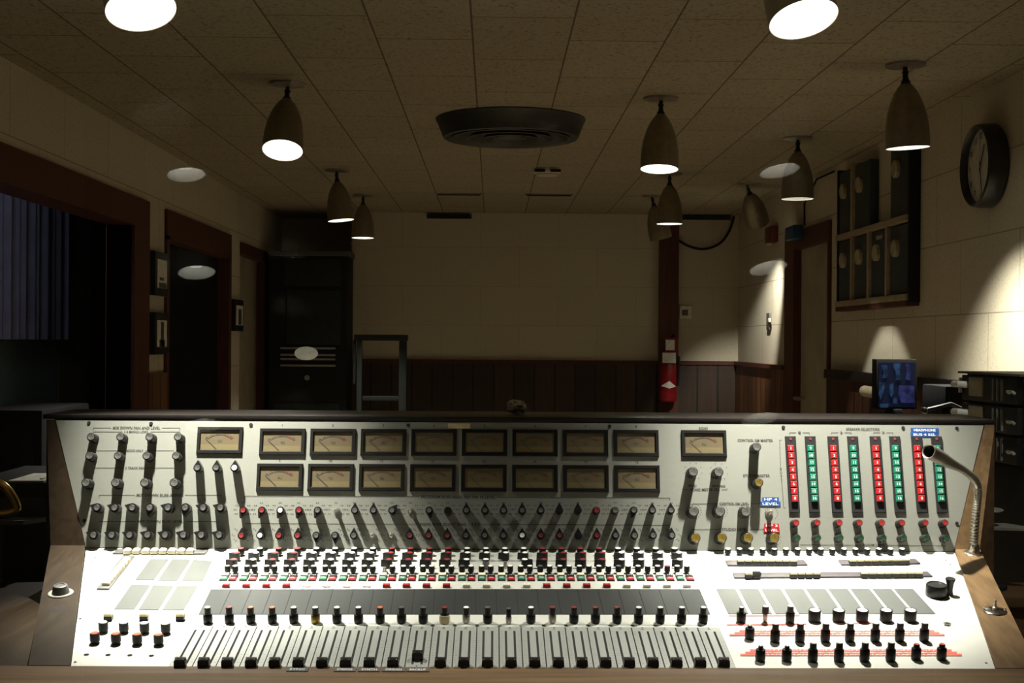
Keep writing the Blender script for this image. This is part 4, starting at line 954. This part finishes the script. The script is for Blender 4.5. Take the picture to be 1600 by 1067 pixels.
link('oval_reflection', MB().lathe([(0, 0), (.088, 0), (.088, .006), (.080, .012), (0, .022)], mat('dull glowing oval', (.5, .48, .38), .5, emit=(.9, .86, .66), es=.15, var=.3, scale=9), seg=32).mesh('oval_reflection'), T(*pl) @ RX(math.pi / 2) @ Matrix.Diagonal((1, .58, 1, 1)), K, 'pale glowing oval standing in for a reflection')  # glowing dish added in place of a reflection in the glass
# tube stand
Yt = 9.6; S_ = empty('tube_stand', T(*[atY(595, 600, Yt).x, Yt, 0]), 'dark open metal frame stand beside the tall cabinet, against the far wall', 'stand')
pz = atY(600, 527, Yt).z
for px, w in ((561, 8), (629, 12)):
    x = atY(px, 600, Yt).x; hw = w / 2 / F * Yt; link('leg', MB().box(x - hw, x + hw, Yt, Yt + .05, 0, pz, M_greengl).mesh('leg', .006), I4, S_)
bx('top_rail', 553, 637, 523, 532, Yt - .01, M_greengl, .07, S_); bx('shelf', 566, 632, 619, 626, Yt + .01, M_greengl, .03, S_); bx('side_rail', 551, 556, 531, 600, Yt + .01, M_greengl, .04, S_)

# ================================================================== left wall pictures
def picture(px0, px1, py0, py1, lab_, fig):
    y0, y1 = atX(px0, 500, XL).y, atX(px1, 500, XL).y; ym = (y0 + y1) / 2
    zt = CAM.z - (py0 - 532) * ym / F; zb = CAM.z - (py1 - 532) * ym / F
    O = empty('framed_picture', T(XL, ym, (zt + zb) / 2), lab_, 'picture', 'framed pictures on the left wall')
    mb = MB().box(XL, XL + .03, y0, y1, zb, zt, M_black); link('frame', mb.mesh('frame', .004), I4, O)
    d = .04; mb = MB().box(XL + .03, XL + .032, y0 + d, y1 - d, zb + d, zt - d, M_paper); h = zt - zb; w = y1 - y0
    for a, b, c_, e in fig: mb.box(XL + .032, XL + .033, y0 + w * a, y0 + w * b, zb + h * c_, zb + h * e, M_grey)
    link('print', mb.mesh('print'), I4, O)
picture(233, 254, 398, 466, 'upper framed print on the strip of wall beside the wide opening', ((.25, .8, .18, .30), (.3, .6, .35, .42)))
picture(233, 254.5, 492, 557, 'lower framed print showing a dark standing figure', ((.4, .62, .2, .78), (.3, .7, .15, .35)))
picture(360, 374, 471, 520, 'framed print between the two farther doorways', ((.35, .7, .2, .7),))
# ================================================================== right wall things
def rbox(name, px0, px1, pyt, pyb, X, m, th=.03, parent=None, bevel=.004):     # flat on the right wall, seen side on
    y1, y0 = atX(px0, 500, X).y, atX(px1, 500, X).y; ym = (y0 + y1) / 2
    zt, zb = CAM.z - (pyt - 532) * ym / F, CAM.z - (pyb - 532) * ym / F
    return link(name, MB().box(X - th, X, y0, y1, zb, zt, m).mesh(name, bevel), I4, parent)
fa = empty('fire_alarm', T(*atX(1210, 365, XR)), 'dark red fire alarm unit high on the right wall before the door', 'fire alarm')
rbox('box', 1205, 1215, 351, 376, XR, M_dred, .05, fa); p = atX(1207, 377, XR); link('strobe', MB().lathe([(0, 0), (.03, .0), (.03, .03), (.02, .045), (0, .05)], M_creamd, seg=16).mesh('strobe'), T(*p) @ RY(-math.pi / 2), fa)
bb = empty('blue_box', T(*atX(1247, 362, XR)), 'blue box fixed above the right door frame, a wire rising from it', 'box')
rbox('case', 1240, 1254, 350, 371, XR - .02, M_bluebox, .06, bb, .006)
link('wire', MB().tube([atX(1257, 352, XR - .02), atX(1257, 318, XR - .02), atX(1276, 280, XR - .02), atX(1303, 268, XR - .02)], .006, M_blackm, 8).mesh('wire'), I4, bb)
sw = empty('light_switch', T(*atX(1203, 498, XR)), 'small dark switch plate on the lit right wall', 'light switch'); rbox('plate', 1200.5, 1205.5, 486, 512, XR, M_grey, .015, sw); rbox('rocker', 1202, 1204.5, 494, 500, XR - .015, M_creamw, .01, sw, .001)
# wall rack of dark modules
Xf = XR - .065
def yX(px): return atX(px, 500, Xf).y
yk0, yk1 = yX(1414), yX(1304)
zk0, zk1, zk2 = CAM.z + .225, CAM.z + .585, CAM.z + .94
R_ = empty('wall_rack', T(XR, (yk0 + yk1) / 2, zk0), 'dark shelf rack on the right wall holding two rows of modules', 'shelf rack')
mb = MB().box(Xf + .012, XR, yk0 - .012, yk0 + .012, zk0 - .04, zk2, M_blackm); link('side_board', mb.mesh('side_board', .003), I4, R_)
mb = MB().box(Xf + .012, XR, yk1 - .012, yk1 + .012, zk0 - .04, zk2, M_blackm); link('side_board', mb.mesh('side_board', .003), I4, R_)
for z in (zk0, zk1): link('shelf_board', MB().box(Xf, XR, yk0, yk1, z - .03, z, M_shelfw).mesh('shelf_board', .003), I4, R_)
link('lower_rail', MB().box(Xf + .004, XR, yk0, yk1, zk0 - .055, zk0 - .031, M_redwood).mesh('lower_rail'), I4, R_)
wcol = (yk1 - yk0) / 4
nm = ['first', 'second', 'third', 'fourth']
for i in range(1, 4): link('divider', MB().box(Xf + .002, XR, yk0 + wcol * i - .014, yk0 + wcol * i + .014, zk0, zk1 - .03, M_shelfw).mesh('divider', .002), I4, R_)
link('divider', MB().box(Xf + .002, XR, yk0 + wcol * 3 - .014, yk0 + wcol * 3 + .014, zk1, zk2, M_shelfw).mesh('divider', .002), I4, R_)
for row, (z0, z1, cols) in enumerate(((zk0, zk1 - .03, (0, 1, 2, 3)), (zk1, zk2 - .01, (0, 2, 3)))):
    for c_ in cols:
        y0, y1 = yk0 + wcol * c_ + .018, yk0 + wcol * (c_ + 1) - .018; ym = (y0 + y1) / 2
        where = ('bottom', 'top')[row] + ' shelf of wall rack, ' + nm[c_] + ' from the clock'
        O = empty('rack_module', T(Xf, ym, z0), 'dark module with cream dial, ' + where, 'module', 'dark modules in the wall rack')
        link('case', MB().box(Xf + .018, XR - .002, y0, y1, z0 + .002, z1 - .008, M_spk).mesh('case', .003), I4, O)
        link('dial', MB().lathe([(0, 0), (.041, 0), (.041, .016), (.036, .020), (0, .020)], M_creamd, seg=28).mesh('dial'), T(Xf + .018, ym + .03, z0 + (z1 - z0) * .66) @ RY(-math.pi / 2), O)
        if row == 0 and c_ == 1: link('name_plate', MB().box(Xf + .014, Xf + .018, ym - .05, ym + .05, z1 - .05, z1 - .03, M_strip).mesh('name_plate'), I4, O)
# clock
Xc = XR - .075; cc = atX(1523, 259, Xc); rc = .158
CK = empty('wall_clock', T(XR, cc.y, cc.z), 'round wall clock in a deep dark case on the right wall', 'clock')
MC = T(XR, cc.y, cc.z) @ RY(-math.pi / 2)
link('case', MB().lathe([(rc * .97, 0), (rc * 1.03, .01), (rc * 1.03, .045), (rc, .075), (rc * .95, .080), (rc * .90, .068), (rc * .90, .05)], M_clockc, seg=56).mesh('case'), MC, CK)
fcx = link('face', MB().disc(rc * .91, .05, M_clockf, seg=48).mesh('face'), MC, CK)
mb = MB(); Mf = MC @ T(0, 0, .0515) @ RZ(math.pi / 2)
for k in range(12):
    a = math.radians(30 * (k + 1)); mb.text(str(k + 1), None, .024, M_ink, T(-(.74 * rc) * math.sin(-a), .74 * rc * math.cos(a), 0))
for k in range(60):
    a = math.radians(6 * k); l = .008 if k % 5 == 0 else .004; mb.box(-.0007, .0007, rc * .87 - l, rc * .87, 0, .0003, M_ink, RZ(-a))
# numerals face the room: x runs toward the camera when seen from the room
link('numerals', mb.mesh('numerals', smooth=False), T(XR - .0515, cc.y, cc.z) @ Matrix(((0, 0, -1, 0), (-1, 0, 0, 0), (0, 1, 0, 0), (0, 0, 0, 1))), CK)
MH = T(XR - .054, cc.y, cc.z) @ Matrix(((0, 0, -1, 0), (-1, 0, 0, 0), (0, 1, 0, 0), (0, 0, 0, 1)))
link('hand', MB().box(-.004, .004, -.02, rc * .55, 0, .001, M_ink, RZ(D(-28))).mesh('hand'), MH, CK); link('hand', MB().box(-.003, .003, -.02, rc * .78, .0012, .002, M_ink, RZ(D(-168))).mesh('hand'), MH, CK)
link('second_hand', MB().box(-.0012, .0012, -.03, rc * .8, .0024, .003, M_ink, RZ(D(-5))).mesh('second_hand'), MH, CK)

# ================================================================== equipment behind the console at right
Yq = 4.75; tz = 1.10
Tb = empty('side_table', T(1.45, 4.9, 0), 'low black table along the right wall behind the console', 'table')
link('tabletop', MB().box(1.30, XR - .06, 4.30, 4.95, tz - .03, tz, M_blackm).mesh('tabletop', .005), I4, Tb)
for x, y in ((1.34, 4.35), (1.80, 4.35), (1.34, 4.9), (1.80, 4.9)): link('leg', MB().box(x - .025, x + .025, y - .025, y + .025, 0, tz - .03, M_blackm).mesh('leg'), I4, Tb)
m0, m1 = atY(1369.5, 561, Yq), atY(1433.5, 561, Yq)
MO = empty('display_screen', T((m0.x + m1.x) / 2, Yq, tz), 'black-framed screen of dim blue pictures standing behind the console', 'screen')
zt = m0.z; zb = tz + .03
link('housing', MB().box(m0.x, m1.x, Yq, Yq + .06, zb, zt, M_blackm).mesh('housing', .004), I4, MO)
W_, Hh = m1.x - m0.x, zt - zb
sb = MB(); s_ = .0; sb.box(m0.x + .008, m1.x - .008, Yq - .003, Yq, zb + .008, zt - .012, M_screenbg)
link('screen', sb.mesh('screen'), I4, MO)
fg = MB()
def poly(pts, m): fg.quad([(m0.x + W_ * x, Yq - .0045, zb + Hh * y) for x, y in pts], m)
poly([(.11, .88), (.26, .88), (.28, .72), (.24, .62), (.14, .62), (.17, .75)], M_screenb); poly([(.38, .92), (.58, .92), (.56, .74), (.60, .60), (.46, .58), (.46, .74)], M_screenb)
poly([(.70, .91), (.80, .90), (.84, .74), (.82, .58), (.70, .60), (.73, .74)], M_screenp); poly([(.06, .54), (.22, .54), (.17, .34), (.10, .18), (.05, .30)], M_screenb)
poly([(.32, .50), (.40, .52), (.42, .34), (.36, .22), (.30, .36)], M_screenb); poly([(.55, .48), (.92, .47), (.92, .13), (.60, .13), (.52, .30)], M_screenp)
poly([(.08, .10), (.30, .12), (.28, .03), (.09, .03)], M_screenb); poly([(.40, .24), (.52, .24), (.50, .10), (.40, .12)], M_screenb)
link('picture', fg.mesh('picture', smooth=False), I4, MO); link('foot', MB().box(m0.x + .06, m1.x - .06, Yq - .03, Yq + .1, tz, zb + .001, M_blackm).mesh('foot', .004), I4, MO)
# gear between screen and rack
a, b = atY(1441, 600, 4.66), atY(1500, 600, 4.5)
gx = empty('equipment_box', T((a.x + b.x) / 2, 4.6, tz), 'flat black equipment box between the blue screen and the rack', 'equipment box')
zt2 = atY(1440, 602, 4.5).z
link('case', MB().box(a.x, b.x + .15, 4.42, 4.66, tz, zt2, M_blackm).mesh('case', .006), I4, gx); link('front_plate', MB().box(a.x + .01, b.x + .10, 4.414, 4.42, tz + .012, zt2 - .02, M_black).mesh('front_plate'), I4, gx)
ap = [atY(1445, 641, 4.3), atY(1466, 636, 4.3), atY(1486, 631, 4.3), atY(1505, 640, 4.3)]
ar = empty('boom_arm', T(*ap[1]), 'thin dark metal arm with a bright tip, in front of the black equipment box', 'arm')
link('tube', MB().tube(ap, .007, M_grey, 10).mesh('tube'), I4, ar); link('tip', MB().lathe([(0, -.012), (.010, -.008), (.012, 0), (.010, .008), (0, .012)], M_chrome, seg=14).mesh('tip'), T(*ap[0]), ar)
q = atY(1476, 633, 4.3); link('post', MB().box(q.x - .010, q.x + .010, 4.30, 4.32, tz, q.z - .004, M_blackm).mesh('post'), I4, ar)
a, b = atX(1337, 602, XR - .1), atX(1372, 618, XR - .1)
rl = MB().tube([(XR - .054, a.y, wz - .062), (XR - .054, b.y, wz - .066)], .028, M_creamd, 20)
tag(link('paper_roll', rl.mesh('paper_roll')), 'pale cream roll fixed under the dark rail beside the blue screen', 'roll')
# tall rack at far right
A0, A1 = atY(1504, 600, 3.62), atY(1592, 600, 3.30); dirr = Vector((A1.x - A0.x, A1.y - A0.y, 0)); Lr = dirr.length; dirr.normalize()
nrm = Vector((dirr.y, -dirr.x, 0));
if nrm.x > 0: nrm = -nrm
MR = Matrix(((dirr.x, -nrm.x, 0, A0.x), (dirr.y, -nrm.y, 0, A0.y), (0, 0, 1, 0), (0, 0, 0, 1)))
zr0, zr1 = 1.058, atY(1504, 583, 3.62).z
RK = empty('amplifier_rack', MR @ T(Lr / 2, .15, zr0), 'rack of black amplifier modules with chrome handles standing on a black cabinet', 'amplifier rack')
link('case', MB().box(0, Lr + .012, .012, .42, zr0, zr1, M_blackm).mesh('case', .004), MR, RK)
link('top_lip', MB().box(-.004, Lr + .03, -.012, .43, zr1, zr1 + .006, M_grey).mesh('top_lip'), MR, RK)
hz = (zr1 - zr0) / 3.0
for k in range(3):
    z = zr0 + hz * k
    md = link('amplifier_module', MB().box(.004, Lr, -.004, .012, z + .004, z + hz - .004, M_black).mesh('amplifier_module', .002), MR, RK)
    mb = MB()
    for j in range(3): x = Lr * (.60 + .075 * j); mb.box(x, x + .006, -.009, -.003, z + .010, z + hz - .010, M_rackg)
    link('guide_bar', mb.mesh('guide_bar'), MR, md)
    link('connector', MB().tube([(Lr * .90, -.008, z + hz * .42), (Lr * .90, -.014, z + hz * .48), (Lr * .985, -.014, z + hz * .48), (Lr * .985, -.008, z + hz * .42)], .004, M_rackg, 8).mesh('connector'), MR, md)
    if k:
        link('tan_plate', MB().box(Lr * .16, Lr * .42, -.007, -.003, z + hz * .22, z + hz * .88, M_tanrack).mesh('tan_plate', .002), MR, md)
        link('chrome_handle', MB().tube([(Lr * .035, -.004, z + hz * .60), (Lr * .035, -.030, z + hz * .62), (Lr * .13, -.030, z + hz * .62), (Lr * .13, -.004, z + hz * .60)], .0095, M_white, 10).mesh('chrome_handle'), MR, md)  # white colour stands in for the bright glints on the chrome
link('edge_strip', MB().box(-.004, .004, -.010, .0, zr0 + hz * 2.3, zr1 - .012, M_white).mesh('edge_strip'), MR, RK)
BC = empty('black_cabinet', MR @ T(Lr / 2, .2, 0), 'big plain black cabinet under the amplifier rack at the right', 'cabinet')
link('carcass', MB().box(-.02, .33, .02, .52, .72, zr0 - .001, M_blackm).mesh('carcass', .005), MR, BC); link('plinth', MB().box(.0, .31, .05, .5, 0, .72, M_blackm).mesh('plinth'), MR, BC)
# round-topped stand behind the gooseneck
Yw = 3.20; c = atY(1540, 795, Yw)
ST = empty('tray_stand', T(c.x, Yw, .77), 'small pale round-topped stand on a black post behind the gooseneck', 'stand')
link('tray', MB().lathe([(0, 0), (.035, 0), (.042, .004), (.040, .007), (0, .006)], M_strip, seg=28).mesh('tray'), T(c.x, Yw, c.z - .006), ST)
c2 = atY(1545, 822, Yw); link('plate', MB().prism([(-.03, -.03), (.11, -.05), (.06, .05), (-.02, .05)], 0, .006, M_strip).mesh('plate'), T(c2.x, Yw, c2.z - .005), ST)
link('post', MB().lathe([(0, .7705), (.04, .7705), (.04, .78), (.006, .786), (.006, c.z - .006)], M_blackm, seg=16).mesh('post'), T(c.x + .012, Yw, 0), ST)
# wooden side desks
zsd = .77
q0, q1 = atZ(1563, 909, zsd), atZ(1577, 933, zsd)
SD = empty('side_desk', T(1.45, q0.y - .1, 0), 'wooden side desk at the right end of the console', 'desk')
link('desk_top', MB().box(q1.x - .04, XR - .05, q1.y, q0.y - .005, zsd - .025, zsd, M_walnutx).mesh('desk_top', .003), I4, SD); link('desk_front', MB().box(q1.x - .03, XR - .06, q1.y + .015, q1.y + .035, .05, zsd - .025, M_walnutx).mesh('desk_front'), I4, SD)
link('desk_side', MB().box(XR - .09, XR - .06, q1.y + .035, q0.y, .0, zsd - .025, M_walnutx).mesh('desk_side'), I4, SD)
zl = .775; q = [atZ(0, 921, zl), atZ(64, 908, zl)]
LD = empty('side_desk', T(-1.4, 2.8, 0), 'wide wooden side desk at the left end of the console', 'desk')
xin0, xin1 = lp(80, 850)[0] - .004, lp(44, 1043)[0] - .004
link('desk_top', MB().prism([(-1.70, fy - .0), (xin1, fy - .0), (xin0 - .004, seamP.y - .02), (xin0 - .06, seamP.y + .06), (xin0 - .06, q[1].y), (-1.70, q[0].y)], zl - .03, zl, M_walnut_shaded).mesh('desk_top', .002), I4, LD)
link('desk_side', MB().box(-1.70, -1.66, fy + .05, q[0].y - .05, 0, zl - .03, M_walnutx).mesh('desk_side'), I4, LD)
# left dark equipment
def blackcase(name, px0, px1, pyt, Y, dep, lab_, cat, zb_=0, grille=None):
    a, b = atY(px0, pyt, Y), atY(px1, pyt, Y)
    O = empty(name, T((a.x + b.x) / 2, Y + dep / 2, zb_), lab_, cat)
    link('case', MB().box(a.x, b.x, Y, Y + dep, zb_, a.z, M_blackm).mesh('case', .008), I4, O)
    link('front_plate', MB().box(a.x + .03, b.x - .03, Y - .008, Y, zb_ + .05, a.z - .04, grille or M_black).mesh('front_plate', .003), I4, O)
    return O, a, b
O, a, b = blackcase('equipment_cabinet', -60, 93, 753, 3.40, .45, 'black waist-high equipment cabinet beside the left console end', 'cabinet')
ptop = a.z
pm = MB(); pa, pb = atZ(6, 753, ptop + .003), atZ(92, 744, ptop + .003)
pm.box(pa.x, pb.x, 3.41, 3.60, 0, .003, M_paper); pm.box(pa.x + .07, pb.x - .01, 3.44, 3.62, .003, .006, M_paper, RZ(.0))
tag(link('paper_sheets', pm.mesh('paper_sheets'), T(0, 0, ptop + .0005)), 'few pale paper sheets lying on the black cabinet', 'paper')
O2, a2, b2 = blackcase('loudspeaker', -60, 66, 640, 4.3, .5, 'black loudspeaker cabinet rising behind the paper sheets', 'loudspeaker')
bp = [atY(-14, 752, 3.30), atY(4, 758, 3.30), atY(17, 772, 3.30), atY(27, 792, 3.30), atY(18, 801, 3.30), atY(-6, 805, 3.30)]
BL = empty('brass_horn', T(*bp[2]), 'curved brass tubing in front of the black cabinet, partly out of view', 'brass tubing')
link('tube', MB().tube(smooth_path(bp, 6), .011, M_brass, 14).mesh('tube'), I4, BL)
c = atY(12, 812, 3.30); link('rest', MB().prism([(-.10, -.03), (.05, -.03), (.09, .04), (-.10, .04)], -.010, 0, M_grey).mesh('rest'), T(c.x, 3.30, atY(0, 806, 3.30).z - .008), BL)
link('post', MB().box(-.02, .02, -.02, .02, 0, atY(0, 806, 3.30).z - .018, M_blackm).mesh('post'), T(c.x - .04, 3.30, 0), BL)

# ================================================================== world and view
w = bpy.data.worlds.new('dim'); sc.world = w; w.use_nodes = True
w.node_tree.nodes['Background'].inputs[0].default_value = (.5, .48, .42, 1); w.node_tree.nodes['Background'].inputs[1].default_value = .006
sc.view_settings.view_transform = 'Standard'; sc.view_settings.look = 'None'; sc.view_settings.exposure = 0
sc.cycles.sample_clamp_indirect = 6.0
